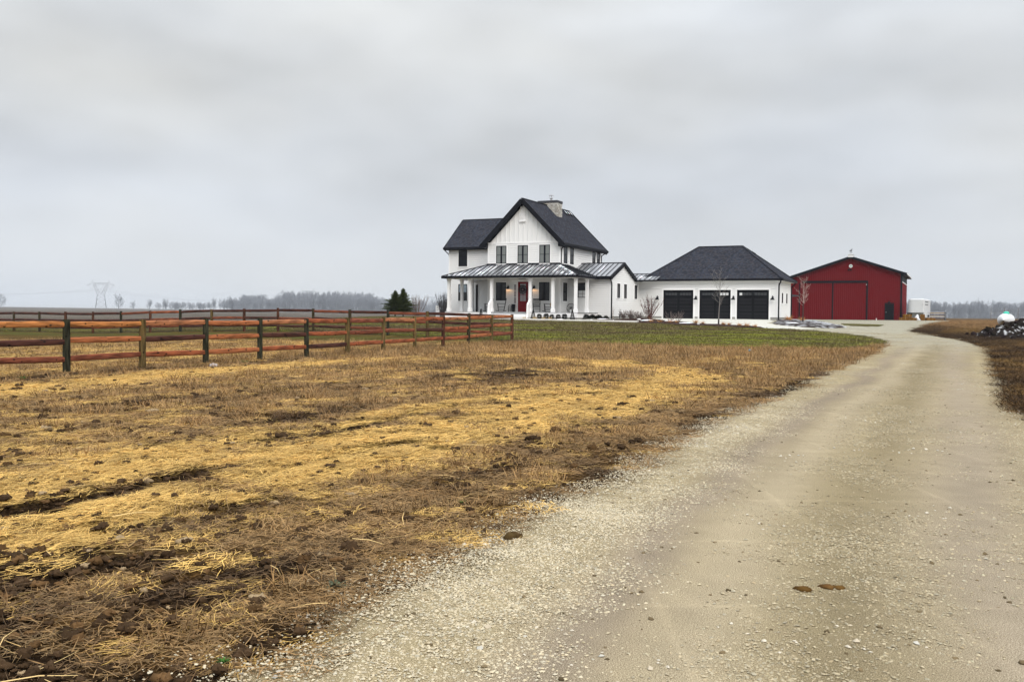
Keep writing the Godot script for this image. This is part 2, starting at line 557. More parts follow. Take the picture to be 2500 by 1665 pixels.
func make_fields():
	nz.seed = 4
	nz.frequency = 1.0
	nz.fractal_octaves = 3
	nz2.seed = 9
	nz2.frequency = 1.0
	nz2.fractal_octaves = 2
	var gp = v2(ROAD_LEFT + ROAD_TOP + ROAD_RIGHT)
	gravel_sd = Field.new(-4, -124, 62, 5, 0.3, 2.0)
	gravel_sd.lines(gp, true, 2.0)
	gravel_sd.sign_in(gp)
	left_edge = Field.new(-4, -56, 26, 5, 0.25, 6.0)
	left_edge.lines(v2(ROAD_LEFT), false, 6.0)
	lawn_sd = Field.new(-50, -100, 24, -40, 0.4, 2.0)
	lawn_sd.lines(v2(LAWN), true, 2.0)
	lawn_sd.sign_in(v2(LAWN))
	bed_sd = Field.new(-10, -84, 20, -60, 0.2, 1.0)
	bed_sd.lines(v2(BED), true, 1.0)
	bed_sd.sign_in(v2(BED))
	drive_sd = Field.new(8, -86, 26, -58, 0.2, 1.0)
	drive_sd.lines(v2(DRIVE), true, 1.0)
	drive_sd.sign_in(v2(DRIVE))
	isle_sd = Field.new(16, -82, 28, -60, 0.2, 1.0)
	isle_sd.lines(v2(ISLE), true, 1.0)
	isle_sd.sign_in(v2(ISLE))
	yard_sd = Field.new(20, -74, 30, -62, 0.2, 1.0)
	yard_sd.lines(v2(YARD), true, 1.0)
	yard_sd.sign_in(v2(YARD))
	# where the straw was spread: one long strip that turns back along the fence
	gold_d = Field.new(-26, -48, 12, 2, 0.25, 6.0)
	gold_d.lines(v2([-5.6, -2.6, -4.4, -4.9, -3.6, -6.7, -3.1, -8.2, -2.5, -9.9, -1.3, -12.4, 0.3, -15.2, 2.3, -18.9, 4.0, -22.6, 4.8, -25.5, 4.5, -28.2, 2.7, -31.6, -0.6, -35.2, -3.4, -33.6, -5.2, -30.9, -7.4, -26.7, -9.0, -22.2, -10.2, -18.7, -11.4, -14.6]), false, 5.0)
	inner_d = Field.new(-26, -48, 12, 2, 0.25, 6.0)
	inner_d.lines(v2([-5.0, -7.2, -4.3, -9.0, -3.3, -11.7, -2.0, -14.8, 0.2, -18.6, 2.2, -22.4]), false, 4.0)
	furrow_d = Field.new(-26, -48, 12, 2, 0.2, 6.0)
	furrow_d.lines(v2([-4.8, -5.6, -4.1, -7.0, -3.5, -8.1, -3.0, -9.7]), false, 3.0)
	furrow_d.lines(v2([-2.7, -8.4, -2.2, -10.0, -1.3, -11.6]), false, 3.0)
	furrow_d.lines(v2([-2.3, -12.6, -1.5, -14.8, -0.6, -16.8]), false, 3.0)
	furrow_d.lines(v2([-4.2, -14.0, -3.6, -14.6]), false, 3.0)
	furrow_d.lines(v2([-2.2, -22.0, -1.0, -24.8, 0.4, -26.6, 1.9, -27.0]), false, 3.0)
	furrow_d.lines(v2([0.8, -24.4, 2.0, -25.6, 3.0, -26.4]), false, 3.0)
	fence_d = Field.new(-26, -60, 12, 2, 0.25, 9.0)
	fence_d.lines([FENCE_CORNER, FENCE_CORNER + Vector2(-0.412, 0.911) * 50.0], false, 6.0)
	back_d = Field.new(-60, -80, 6, -40, 0.4, 9.0)
	back_d.lines([FENCE_CORNER, FENCE_CORNER + Vector2(-0.906, -0.423) * 64.0], false, 8.0)

func road_left_x(z):
	for q in range(2, ROAD_LEFT.size(), 2):
		if z <= ROAD_LEFT[q - 1] and z >= ROAD_LEFT[q + 1]: return lerpf(ROAD_LEFT[q - 2], ROAD_LEFT[q], (z - ROAD_LEFT[q - 1]) / (ROAD_LEFT[q + 1] - ROAD_LEFT[q - 1]))
	return 20.5

# what covers the ground at a point: x golden straw, y dark soil, z dead tan grass, w green
func cover(x, z):
	var al = x * 0.41 - z * 0.91
	var ac = x * 0.91 + z * 0.41
	var n1 = nz.get_noise_2d(al * 0.10, ac * 0.42)
	var n2 = nz.get_noise_2d(al * 0.17 + 50.0, ac * 1.7)
	var n3 = nz2.get_noise_2d(x * 0.9, z * 0.9)
	var g = gold_d.at(x, z)
	var gold = exp(-pow(g / 1.0, 2)) * 1.15 + 0.8 * exp(-pow(inner_d.at(x, z) / 0.42, 2))
	gold = gold * (0.85 + 0.9 * n2) + 0.5 * n1 + 0.16 + 0.22 * n3
	var soil = 0.13 + 0.95 * nz.get_noise_2d(al * 0.13 + 90.0, ac * 1.15) + 0.45 * n3 - 0.3 * gold
	var f = furrow_d.at(x, z)
	var fur = exp(-pow(f / 0.19, 2)) * (0.75 + 1.3 * nz2.get_noise_2d(al * 0.55, ac * 0.7 + 8.0))
	soil += 1.3 * maxf(fur, 0.0)
	gold -= 1.5 * maxf(fur, 0.0)
	var fd = fence_d.at(x, z)
	# a dark scraped strip on the camera side of the fence, pale grass under its rails
	var side = (x - FENCE_CORNER.x) * 0.911 + (z - FENCE_CORNER.y) * 0.412
	if fd < 5.5 and side > -0.4:
		soil += 1.1 * exp(-pow((side - 0.75) / 0.33, 2)) * (0.6 + 0.9 * n2 + 0.5)
		gold -= 0.9 * exp(-pow((side - 0.6) / 0.5, 2))
	# bare ground inside the loop and in the near corner
	soil += 0.75 * exp(-(pow((x - 0.3) / 2.0, 2) + pow((z + 25.2) / 1.9, 2)))
	soil += 0.85 * smoothstep(-7.4, -5.6, z) * smoothstep(-0.6, -2.0, x) * (0.75 + 1.3 * n3)
	gold -= 0.35 * smoothstep(-6.9, -5.6, z)
	var rd = -gravel_sd.at(x, z)
	if rd > -0.5 and z > -50.0:
		soil += 0.45 * exp(-pow((rd - 0.15) / 0.35, 2)) * (0.7 + n2)
		gold -= 0.75 * exp(-pow((rd - 0.4) / 0.9, 2))
	var far = smoothstep(-29.0, -36.0, z + 0.25 * x)
	gold = lerpf(gold, gold * 0.5, far)
	soil = lerpf(soil, soil * 0.45 - 0.05, far)
	var green = 0.0
	if side < -0.2:                 # the paddock behind the fence
		gold = 0.30 + 0.7 * n1 + 0.25 * n2
		soil = 0.10 + 0.55 * nz.get_noise_2d(al * 0.3 + 20.0, ac * 0.5) - 0.2 * gold
		green = 0.9 * exp(-pow((back_d.at(x, z) - 3.6) / 3.0, 2)) * (0.75 + 0.7 * n1)
	if z < -58.0 and x > 22.0: gold = 0.1 + 0.5 * n1
	if x > 5.0 and rd < 1.99 and z > -74.0 and x > road_left_x(z) + 3.0:   # right of the road: brown and bare
		gold = 0.05 + 0.4 * n1
		soil = 0.55 + 0.8 * n2
	return Vector4(clampf(gold, 0, 1), clampf(soil, 0, 1), 0.0, clampf(green, 0, 1))

const C_SOIL = Vector3(0.042, 0.026, 0.0145)
const C_THATCH = Vector3(0.34, 0.196, 0.074)
const C_GOLD = Vector3(0.86, 0.555, 0.165)
const C_GREEN = Vector3(0.150, 0.165, 0.040)
const C_FIELD = Vector3(0.25, 0.215, 0.175)

func ground_color(x, z):
	var k = cover(x, z)
	var far = smoothstep(80.0, 200.0, -z)
	var c = C_THATCH * 0.42
	c = c.lerp(C_GOLD * 0.42, k.x)
	c = c.lerp(C_SOIL, smoothstep(0.25, 0.75, k.y))
	c = c.lerp(C_GREEN, k.w)
	if x > 20.0 and -z > 60.0:      # the brown field beyond the yard
		c = c.lerp(Vector3(0.27, 0.165, 0.080) * (0.9 + 0.4 * nz.get_noise_2d(x * 0.05, z * 0.3)), smoothstep(60.0, 70.0, -z))
	if x < 0.0: c = c.lerp(C_FIELD, far)
	else: c = c.lerp(C_FIELD * 0.95, smoothstep(240.0, 420.0, -z))
	var pile = exp(-(pow((x - 30.0) / 5.5, 2) + pow((z + 55.5) / 4.0, 2)))
	if x > 24.0: c = c.lerp(C_SOIL * 1.2, clampf(pile * 1.3, 0, 1))
	if x > 24.0 and x < 31.0: c = c.lerp(C_SOIL * 1.3, 0.7 * exp(-pow((gravel_sd.at(x, z) + 1.1) / 0.9, 2)))
	return c

func steps(a, b, first, grow, most):
	var r = []
	var t = a
	var s = first
	while t < b:
		r.append(t)
		t += s
		s = minf(s * grow, most)
	r.append(b)
	return r

func bumps(x, z):
	var b = 0.022 * nz2.get_noise_2d(x * 2.6, z * 2.6) + 0.020 * nz.get_noise_2d(x * 6.5, z * 6.5)
	if z > -45.0 and z < 0.0 and x > -24.0 and x < 10.0:
		var f = furrow_d.at(x, z)
		b += -0.05 * exp(-pow(f / 0.22, 2)) + 0.035 * exp(-pow((f - 0.42) / 0.18, 2))
	return b

func inside_any(x, z):
	var s = gravel_sd.at(x, z) if x < 61.0 and z > -123.0 and x > -3.5 and z < 4.0 else -1.0
	if z < -42.0 and z > -98.0 and x > -48.0 and x < 24.0:
		s = maxf(s, lawn_sd.at(x, z))
		if z < -61.0 and z > -84.0 and x > -9.0 and x < 20.0: s = maxf(s, bed_sd.at(x, z))
	return s

func make_ground():
	var xs = steps(0.0, 9.0, 0.1, 1.0, 0.1)
	xs.append_array(steps(9.0, 42.0, 0.12, 1.02, 0.7).slice(1))
	xs.append_array(steps(42.0, 2200.0, 0.8, 1.16, 200.0).slice(1))
	var neg = xs.slice(1)
	neg.reverse()
	var ax = []
	for t in neg: ax.append(-t)
	ax.append_array(xs)
	var zs = []
	for t in steps(2.5, 60.0, 0.6, 1.3, 12.0): zs.push_front(t)
	zs = zs.slice(0, zs.size() - 1)
	for t in steps(-2.5, 24.0, 0.11, 1.0, 0.11): zs.append(-t)
	for t in steps(24.0, 64.0, 0.13, 1.008, 0.35).slice(1): zs.append(-t)
	for t in steps(64.0, 130.0, 0.4, 1.02, 1.2).slice(1): zs.append(-t)
	for t in steps(130.0, 3000.0, 2.0, 1.12, 200.0).slice(1): zs.append(-t)
	var w = ax.size()
	var h = zs.size()
	var vs = PackedVector3Array()
	var uvs = PackedVector2Array()
	var cs = PackedColorArray()
	vs.resize(w * h)
	uvs.resize(w * h)
	cs.resize(w * h)
	for j in h:
		var z = zs[j]
		for i in w:
			var x = ax[i]
			var k = j * w + i
			var near = absf(x) < 50.0 and z > -130.0
			var y = elev(x, z)
			if near:
				var s = inside_any(x, z)
				y += bumps(x, z) * (1.0 - smoothstep(-0.2, 0.4, s)) - 0.09 * smoothstep(0.0, 0.6, s)
			vs[k] = Vector3(x, y, z)
			uvs[k] = Vector2(x, z)
			var c = C_FIELD
			if near and absf(x) < 4.0 + 0.95 * maxf(-z, 6.0): c = ground_color(x, z)
			elif x > 20.0 and z < -60.0: c = ground_color(x, z)
			elif z > -70.0: c = C_THATCH * 0.9
			elif x > -60.0 and z > -100.0: c = C_GREEN
			else: c = C_FIELD * (1.0 + 0.25 * nz.get_noise_2d(x * 0.004, z * 0.02))
			cs[k] = Color(c.x, c.y, c.z)
	structure("ground", sheet_mesh(vs, uvs, cs, w, h), M.ground)

func sheet_mesh(vs, uvs, cs, w, h, keep = PackedByteArray()):
	var ns = PackedVector3Array()
	ns.resize(w * h)
	for j in h:
		for i in w:
			var a = vs[j * w + mini(i + 1, w - 1)] - vs[j * w + maxi(i - 1, 0)]
			var b = vs[maxi(j - 1, 0) * w + i] - vs[mini(j + 1, h - 1) * w + i]
			var n = a.cross(-b)
			if n.y < 0.0: n = -n
			ns[j * w + i] = n.normalized()
	var ix = PackedInt32Array()
	for j in h - 1:
		for i in w - 1:
			var k = j * w + i
			if keep.size() and not (keep[k] or keep[k + 1] or keep[k + w] or keep[k + w + 1]): continue
			# rows run away from the viewer
			ix.append_array(PackedInt32Array([k, k + w, k + 1, k + 1, k + w, k + w + 1]))
	var m = ArrayMesh.new()
	var arr = []
	arr.resize(Mesh.ARRAY_MAX)
	arr[Mesh.ARRAY_VERTEX] = vs
	arr[Mesh.ARRAY_NORMAL] = ns
	arr[Mesh.ARRAY_TEX_UV] = uvs
	arr[Mesh.ARRAY_COLOR] = cs
	arr[Mesh.ARRAY_INDEX] = ix
	m.add_surface_from_arrays(Mesh.PRIMITIVE_TRIANGLES, arr)
	return m

# a sheet that lies on the ground inside an outline and dips under it at the edge
func patch(called, sd, ax, zs, lift, tint, material, edge = 0.3, lap = -0.5, rough = 0.0):
	var w = ax.size()
	var h = zs.size()
	var vs = PackedVector3Array()
	var uvs = PackedVector2Array()
	var cs = PackedColorArray()
	var keep = PackedByteArray()
	vs.resize(w * h)
	uvs.resize(w * h)
	cs.resize(w * h)
	keep.resize(w * h)
	for j in h:
		var z = zs[j]
		for i in w:
			var x = ax[i]
			var k = j * w + i
			var s = sd.at(x, z) + 0.22 * nz.get_noise_2d(x * 0.8, z * 0.8) + 0.12 * nz2.get_noise_2d(x * 3.1, z * 3.1)
			uvs[k] = Vector2(x, z)
			if s > lap:
				keep[k] = 1
				vs[k] = Vector3(x, elev(x, z) + lift * clampf(s / edge, -1.6, 1.0) + (rough * nz2.get_noise_2d(x * 5.0, z * 5.0) if rough > 0.0 else 0.0), z)
				cs[k] = tint.call(x, z, s)
			else:
				vs[k] = Vector3(x, elev(x, z) - lift * 1.6, z)
				cs[k] = Color(0.2, 0.2, 0.2)
	return structure(called, sheet_mesh(vs, uvs, cs, w, h, keep), material)

func col(v): return Color(v.x, v.y, v.z)

func gravel_color(x, z, s):
	var d = left_edge.at(x, z)
	var far = smoothstep(-36.0, -58.0, z)
	var n = 0.75 * nz.get_noise_2d(d * 1.6, z * 0.05) + 0.3 * nz.get_noise_2d(x * 0.5, z * 0.5)
	var n2 = nz2.get_noise_2d(x * 2.6, z * 2.6)
	var wob = d + 0.35 * nz.get_noise_2d(x * 0.13 + 7.0, z * 0.13)
	var stony = Vector3(0.49, 0.42, 0.285)
	var t1 = exp(-pow((wob - 1.15) / 0.30, 2))
	var t1b = exp(-pow((wob - 1.75) / 0.38, 2))
	var mid = exp(-pow((wob - 2.45) / 0.36, 2))
	var t2 = exp(-pow((wob - 3.35) / 0.5, 2))
	var c = stony
	c = c.lerp(Vector3(0.37, 0.315, 0.265), 0.9 * t1)
	c = c.lerp(Vector3(0.54, 0.47, 0.36), 0.85 * t1b)
	c = c.lerp(Vector3(0.33, 0.28, 0.185), 0.85 * mid)
	c = c.lerp(Vector3(0.46, 0.40, 0.335), 0.85 * t2)
	c = c.lerp(Vector3(0.53, 0.52, 0.455), far)
	c = c.lerp(Vector3(0.40, 0.34, 0.22), far * clampf(n * 1.2, 0, 0.7))
	c *= 1.0 + 0.22 * n + 0.10 * n2
	# mud at the outer rim
	c = c.lerp(Vector3(0.24, 0.185, 0.11), 0.8 * (1.0 - smoothstep(-0.05, 0.34, s)) * (1.0 - 0.6 * far))
	return col(c * Vector3(1.0, 0.985, 0.93) * 1.42)

func lawn_color(x, z, s):
	var n = nz.get_noise_2d(x * 0.09, z * 0.7)
	var n2 = nz.get_noise_2d(x * 0.3 + 40.0, z * 1.4)
	var d = -z - 0.12 * x
	var lush = 0.45 + 1.5 * n + 0.7 * n2 - 0.5 * smoothstep(52.0, 60.0, d)
	var c = Vector3(0.118, 0.092, 0.044).lerp(Vector3(0.190, 0.205, 0.030), clampf(lush, 0, 1))
	if s < 0.4: c = c.lerp(Vector3(0.05, 0.04, 0.022), 0.7 * (1.0 - smoothstep(0.0, 0.4, s)))
	return col(c)

func make_sheets():
	var gx = steps(-3.0, 9.0, 0.12, 1.0, 0.12)
	gx.append_array(steps(9.0, 60.0, 0.14, 1.012, 0.7).slice(1))
	var gz = []
	for t in steps(-3.5, 16.0, 0.12, 1.0, 0.12): gz.append(-t)
	for t in steps(16.0, 122.0, 0.13, 1.006, 0.8).slice(1): gz.append(-t)
	patch("gravel_road", gravel_sd, gx, gz, 0.022, gravel_color, M.gravel, 0.3, -0.5, 0.006)
	var lz = []
	for t in steps(42.0, 98.0, 0.22, 1.004, 0.5): lz.append(-t)
	patch("lawn", lawn_sd, steps(-48.0, 23.0, 0.35, 1.0, 0.35), lz, 0.032, lawn_color, M.lawn, 0.4, -0.6, 0.012)
	var dz = []
	for t in steps(60.5, 83.0, 0.2, 1.0, 0.2): dz.append(-t)
	patch("concrete_drive", drive_sd, steps(10.5, 23.0, 0.2, 1.0, 0.2), dz, 0.042, func(x, z, s): return col(Vector3(0.56, 0.55, 0.50) * (1.0 + 0.1 * nz.get_noise_2d(x * 0.5, z * 0.5))), M.concrete, 0.2, -0.4)
	patch("mulch_bed", bed_sd, steps(-1.0, 19.0, 0.2, 1.0, 0.2), dz, 0.075, mulch_color, M.mulch, 0.3, -0.4, 0.03)
	patch("mulch_island", isle_sd, steps(17.5, 26.0, 0.2, 1.0, 0.2), dz, 0.09, isle_color, M.mulch, 0.35, -0.4, 0.04)
	patch("yard_grass", yard_sd, steps(22.0, 29.0, 0.2, 1.0, 0.2), dz, 0.035, lawn_color, M.lawn, 0.3, -0.4)
	# the concrete walk from the steps to the drive
	var walk = MB.new()
	walk.colored = true
	walk.c = Color(0.60, 0.58, 0.54)
	var line = [hw(-5.2, -4.0), hw(-1.2, -4.05), Vector3(0.3, 0, -71.25), Vector3(2.4, 0, -70.75), Vector3(4.6, 0, -70.0), Vector3(6.9, 0, -69.25), Vector3(9.1, 0, -68.5)]
	for k in line.size() - 1:
		var a = line[k]
		var b = line[k + 1]
		var half = 0.65 if k > 0 else 0.75
		var s = Vector3(b.z - a.z, 0, a.x - b.x).normalized() * half
		var lift = Vector3.UP * 0.13
		var p = [a + s, b + s, b - s, a - s]
		for q in 4: p[q] = onground(p[q].x, p[q].z) + lift
		walk.quad(p[0], p[3], p[2], p[1]) if (p[3] - p[0]).cross(p[1] - p[0]).y > 0.0 else walk.quad(p[0], p[1], p[2], p[3])
		for q in 4:
			var e = p[q]
			var f = p[(q + 1) % 4]
			walk.quad(e - lift * 2.0, f - lift * 2.0, f, e)
	structure("concrete_walk", walk.done(), M.concrete)

func mulch_color(x, z, s):
	var n = nz.get_noise_2d(x * 0.9, z * 0.9)
	return col(Vector3(0.058, 0.036, 0.030) * (1.0 + 0.6 * n))

func isle_color(x, z, s):
	var n = nz.get_noise_2d(x * 1.1, z * 1.1)
	var c = Vector3(0.045, 0.033, 0.030) * (1.0 + 0.5 * n)
	if nz2.get_noise_2d(x * 2.3, z * 2.3) > 0.22 or (x > 22.6 and n > -0.1): c = Vector3(0.52, 0.53, 0.55)   # old snow
	return col(c)

# ------------------------------------------------------------------ straw, grass, stones
func blade_clump(seedn, count, spread, lmin, lmax, width, pitch_lo, pitch_hi, tone_lo, tone_hi, curl, align = 0.0):
	var rg = RandomNumberGenerator.new()
	rg.seed = seedn
	var v = PackedVector3Array()
	var n = PackedVector3Array()
	var c = PackedColorArray()
	var ix = PackedInt32Array()
	for k in count:
		var r = spread * sqrt(rg.randf())
		var a = rg.randf() * TAU
		var p = Vector3(cos(a) * r, rg.randf() * 0.02, sin(a) * r)
		var hd = rg.randf() * TAU if align <= 0.0 or rg.randf() < 0.25 else rg.randf_range(-align, align) + (PI if rg.randf() < 0.5 else 0.0)
		var pit = rg.randf_range(pitch_lo, pitch_hi)
		var d = Vector3(cos(hd) * cos(pit), sin(pit), sin(hd) * cos(pit))
		var len = rg.randf_range(lmin, lmax)
		var side = d.cross(Vector3.UP).normalized()
		var up = side.cross(d).normalized()
		var wv = (side * cos(rg.randf_range(-0.9, 0.9)) + up * sin(rg.randf_range(-0.9, 0.9))).normalized() * width * rg.randf_range(0.6, 1.2) * 0.5
		var bend = (side * rg.randf_range(-1, 1) + Vector3.DOWN * rg.randf_range(0.0, 1.2)) * len * curl
		var t = rg.randf_range(tone_lo, tone_hi)
		var warm = rg.randf_range(-0.12, 0.10)
		var cc = Color(t, t * (1.0 + warm * 0.5), t * (1.0 + warm))
		var nn = wv.cross(d).normalized()
		if nn.y < 0.0: nn = -nn
		nn = (nn + Vector3.UP * 0.5).normalized()
		var i = v.size()
		for m in 3:
			var f = m * 0.5
			var q = p + d * len * f + bend * f * f
			q.y = maxf(q.y, 0.003)
			var taper = 1.0 if m < 2 else 0.35
			v.append(q + wv * taper)
			v.append(q - wv * taper)
			n.append(nn)
			n.append(nn)
			c.append(cc)
			c.append(cc)
		for m in 2:
			var j = i + m * 2
			ix.append_array(PackedInt32Array([j, j + 1, j + 2, j + 1, j + 3, j + 2]))
	var arr = []
	arr.resize(Mesh.ARRAY_MAX)
	arr[Mesh.ARRAY_VERTEX] = v
	arr[Mesh.ARRAY_NORMAL] = n
	arr[Mesh.ARRAY_COLOR] = c
	arr[Mesh.ARRAY_INDEX] = ix
	var mesh = ArrayMesh.new()
	mesh.add_surface_from_arrays(Mesh.PRIMITIVE_TRIANGLES, arr)
	return mesh

func stone_clump(seedn, count, spread, rmin, rmax, flat, tone_lo, tone_hi):
	var rg = RandomNumberGenerator.new()
	rg.seed = seedn
	var mb = MB.new()
	mb.colored = true
	for k in count:
		var r = spread * sqrt(rg.randf())
		var a = rg.randf() * TAU
		var s = rmin + (rmax - rmin) * pow(rg.randf(), 2.2)
		var ctr = Vector3(cos(a) * r, s * flat * 0.35, sin(a) * r)
		var t = rg.randf_range(tone_lo, tone_hi)
		var wm = rg.randf_range(-0.06, 0.06)
		mb.c = Color(t * (1 + wm), t, t * (1 - wm * 1.5))
		var yaw = rg.randf() * TAU
		var b = Basis(Vector3.UP, yaw) * Basis(Vector3.RIGHT, rg.randf_range(-0.4, 0.4))
		var e = [b.x * s * rg.randf_range(0.7, 1.2), b.y * s * flat, b.z * s * rg.randf_range(0.6, 1.0)]
		var ring = []
		for q in 5:
			var g = TAU * q / 5 + rg.randf_range(-0.3, 0.3)
			ring.append(ctr + e[0] * cos(g) + e[2] * sin(g) + e[1] * rg.randf_range(-0.3, 0.3))
		var top = ctr + e[1] * rg.randf_range(0.7, 1.1) + e[0] * rg.randf_range(-0.3, 0.3)
		var bot = ctr - e[1]
		for q in 5:
			mb.tri(ring[(q + 1) % 5], ring[q], top)
			mb.tri(ring[q], ring[(q + 1) % 5], bot)
	return mb.done()

func scatter(called, meshes, material, spots, label):
	# spots: arrays of [Transform3D, Color]; one MultiMesh for each of the meshes
	for k in meshes.size():
		var mine = []
		for q in range(k, spots.size(), meshes.size()): mine.append(spots[q])
		if mine.is_empty(): continue
		var mm = MultiMesh.new()
		mm.transform_format = MultiMesh.TRANSFORM_3D
		mm.use_colors = true
		mm.mesh = meshes[k]
		mm.instance_count = mine.size()
		for q in mine.size():
			mm.set_instance_transform(q, mine[q][0])
			mm.set_instance_color(q, mine[q][1])
		var o = MultiMeshInstance3D.new()
		o.multimesh = mm
		o.material_override = material
		put(o, numbered(called), self)
		tag(o, label, "", "", "stuff")

func spot(x, z, y, size, tall, c, yaw = -99.0):
	var b = Basis(Vector3.UP, rng.randf() * TAU if yaw < -50.0 else yaw).scaled(Vector3(size, size * tall, size))
	return [Transform3D(b, Vector3(x, y, z)), c]

func ground_y(x, z): return elev(x, z) + bumps(x, z)

func make_straw():
	rng.seed = 11
	var straw = []
	var thatch = []
	var clods = []
	var stubble = []
	# rows of belts: nearer belts hold more and finer clumps
	for belt in [[-2.6, -7.0, 64.0], [-7.0, -11.0, 54.0], [-11.0, -18.0, 40.0], [-18.0, -30.0, 27.0], [-30.0, -47.5, 18.0]]:
		var area_step = 0
		var z1 = belt[0]
		var z2 = belt[1]
		var xl = 0.62 * z2 - 2.5
		var xr = 0.62 * -z2 + 1.0
		var count = int((z1 - z2) * (xr - xl) * belt[2])
		for k in count:
			var x = rng.randf_range(xl, xr)
			var z = rng.randf_range(z2, z1)
			if x < -0.62 * -z - 2.5: continue
			var sd = gravel_sd.at(x, z) if x > -3.5 else -1.0
			if sd > 0.02 + 0.35 * pow(rng.randf(), 4.0): continue
			if x > road_left_x(z) + 2.0: continue
			if z < -43.0 and lawn_sd.at(x, z) > 0.0: continue
			var side = (x - FENCE_CORNER.x) * 0.911 + (z - FENCE_CORNER.y) * 0.412
			if side < -3.0 and rng.randf() < 0.5: continue
			var cv = cover(x, z)
			var far = clampf((-z - 8.0) / 30.0, 0, 1)
			var y = ground_y(x, z)
			var size = rng.randf_range(0.75, 1.25) * (1.0 + 0.8 * far)
			var soil = smoothstep(0.15, 0.65, cv.y)
			if rng.randf() < soil * 0.78: continue
			var gap = nz.get_noise_2d(x * 2.1 + 30.0, z * 2.1) + 0.45 * nz2.get_noise_2d(x * 6.0, z * 6.0)
			if rng.randf() > 0.18 + 0.95 * smoothstep(-0.32, 0.12, gap + 0.25 * cv.x): continue
			var tone = rng.randf_range(0.62, 1.15) * (0.9 + 0.35 * gap)
			var yaw = 1.148
			if cv.x > 0.3:
				var gx = gold_d.at(x + 0.3, z) - gold_d.at(x - 0.3, z)
				var gz = gold_d.at(x, z + 0.3) - gold_d.at(x, z - 0.3)
				if absf(gx) + absf(gz) > 0.2: yaw = atan2(-gx, -gz) if gz != 0.0 else 1.57
			yaw += rng.randf_range(-0.5, 0.5)
			if rng.randf() < 0.10 + cv.x * 1.1:
				var c = (C_GOLD * tone).lerp(C_THATCH, 0.25 * rng.randf())
				straw.append(spot(x, z, y + 0.005, size, 0.8, col(c), yaw))
			else:
				var c = C_THATCH.lerp(Vector3(0.40, 0.27, 0.13), rng.randf() * 0.6) * tone
				c = c.lerp(Vector3(0.10, 0.058, 0.028), soil * 0.85)
				c = c.lerp(C_GREEN, cv.w * 0.7)
				if rng.randf() < lerpf(0.05, 0.45, far): stubble.append(spot(x, z, y, size, rng.randf_range(0.8, 1.4), col(c * 1.05)))
				else: thatch.append(spot(x, z, y, size, 1.0, col(c)))
	var ms = []
	for k in 5: ms.append(blade_clump(100 + k, 150, 0.2, 0.035, 0.17, 0.0036, -0.03, 0.3, 0.4, 1.45, 0.3, 0.9))
	scatter("loose_straw", ms, M.straw, straw, "golden loose straw spread in strips over the bare ground")
	var stalks = []
	for k in 300:
		var z = -2.8 - 16.0 * pow(rng.randf(), 1.5)
		var x = rng.randf_range(0.62 * z - 2.0, -0.3 * z)
		if (gravel_sd.at(x, z) if x > -3.5 else -1.0) > -0.02 or x > road_left_x(z) + 1.0: continue
		stalks.append(spot(x, z, ground_y(x, z) + 0.02, rng.randf_range(0.7, 1.2), 1.0, col(Vector3(0.74, 0.52, 0.22) * rng.randf_range(0.6, 1.1))))
	ms = []
	for k in 3: ms.append(blade_clump(180 + k, 4, 0.25, 0.10, 0.30, 0.0038, -0.02, 0.3, 0.7, 1.2, 0.3))
	scatter("long_stalks", ms, M.straw, stalks, "single long pale stalks lying on top of the straw")
	ms = []
	for k in 5: ms.append(blade_clump(200 + k, 150, 0.2, 0.03, 0.12, 0.0036, 0.0, 0.4, 0.3, 1.5, 0.4))
	scatter("dead_thatch", ms, M.straw, thatch, "brown matted dead grass between the straw strips")
	ms = []
	for k in 4: ms.append(blade_clump(300 + k, 60, 0.2, 0.05, 0.13, 0.005, 0.6, 1.35, 0.55, 1.2, 0.35))
	scatter("grass_stubble", ms, M.straw, stubble, "short upright tan grass stubble on the straw covered ground")
	# lumps of soil
	for k in 26000:
		var near = rng.randf() < 0.45
		var z = -rng.randf_range(3.5, 12.0) if near else -rng.randf_range(12.0, 32.0)
		var x = rng.randf_range(0.62 * z - 2.0, -0.3 * z)
		var sd = gravel_sd.at(x, z) if x > -3.5 else -1.0
		if sd > -0.05: continue
		if x > road_left_x(z) + 2.0: continue
		var cv = cover(x, z)
		if rng.randf() > (0.22 + cv.y) * (0.35 + smoothstep(-0.2, 0.3, nz.get_noise_2d(x * 1.1 + 70.0, z * 1.1))): continue
		if sd > -0.5 and rng.randf() < 0.6: continue
		var s = (0.16 + 0.62 * pow(rng.randf(), 2.2)) * (1.0 if near else 1.3)
		if rng.randf() < 0.05: s *= 1.6
		var c = C_SOIL * rng.randf_range(0.8, 1.7)
		if rng.randf() < 0.2: c = Vector3(0.105, 0.06, 0.027) * rng.randf_range(0.6, 1.3)
		if rng.randf() < 0.03: c = Vector3(0.30, 0.22, 0.13)
		clods.append(spot(x, z, ground_y(x, z) + 0.012, s, rng.randf_range(0.5, 0.95), col(c)))
	var lumps = []
	for k in 4:
		var mb = MB.new()
		mb.colored = true
		for q in 3: mb.blob(Vector3(0.03 * sin(q * 2.1 + k), 0.010 + 0.004 * q, 0.03 * cos(q * 2.1 + k)), 0.042 - 0.009 * q, 50 + k * 3 + q, 0.9, 8, 6)
		lumps.append(mb.done())
	scatter("soil_lumps", lumps, M.soil, clods, "dark lumps of soil scattered among the straw")

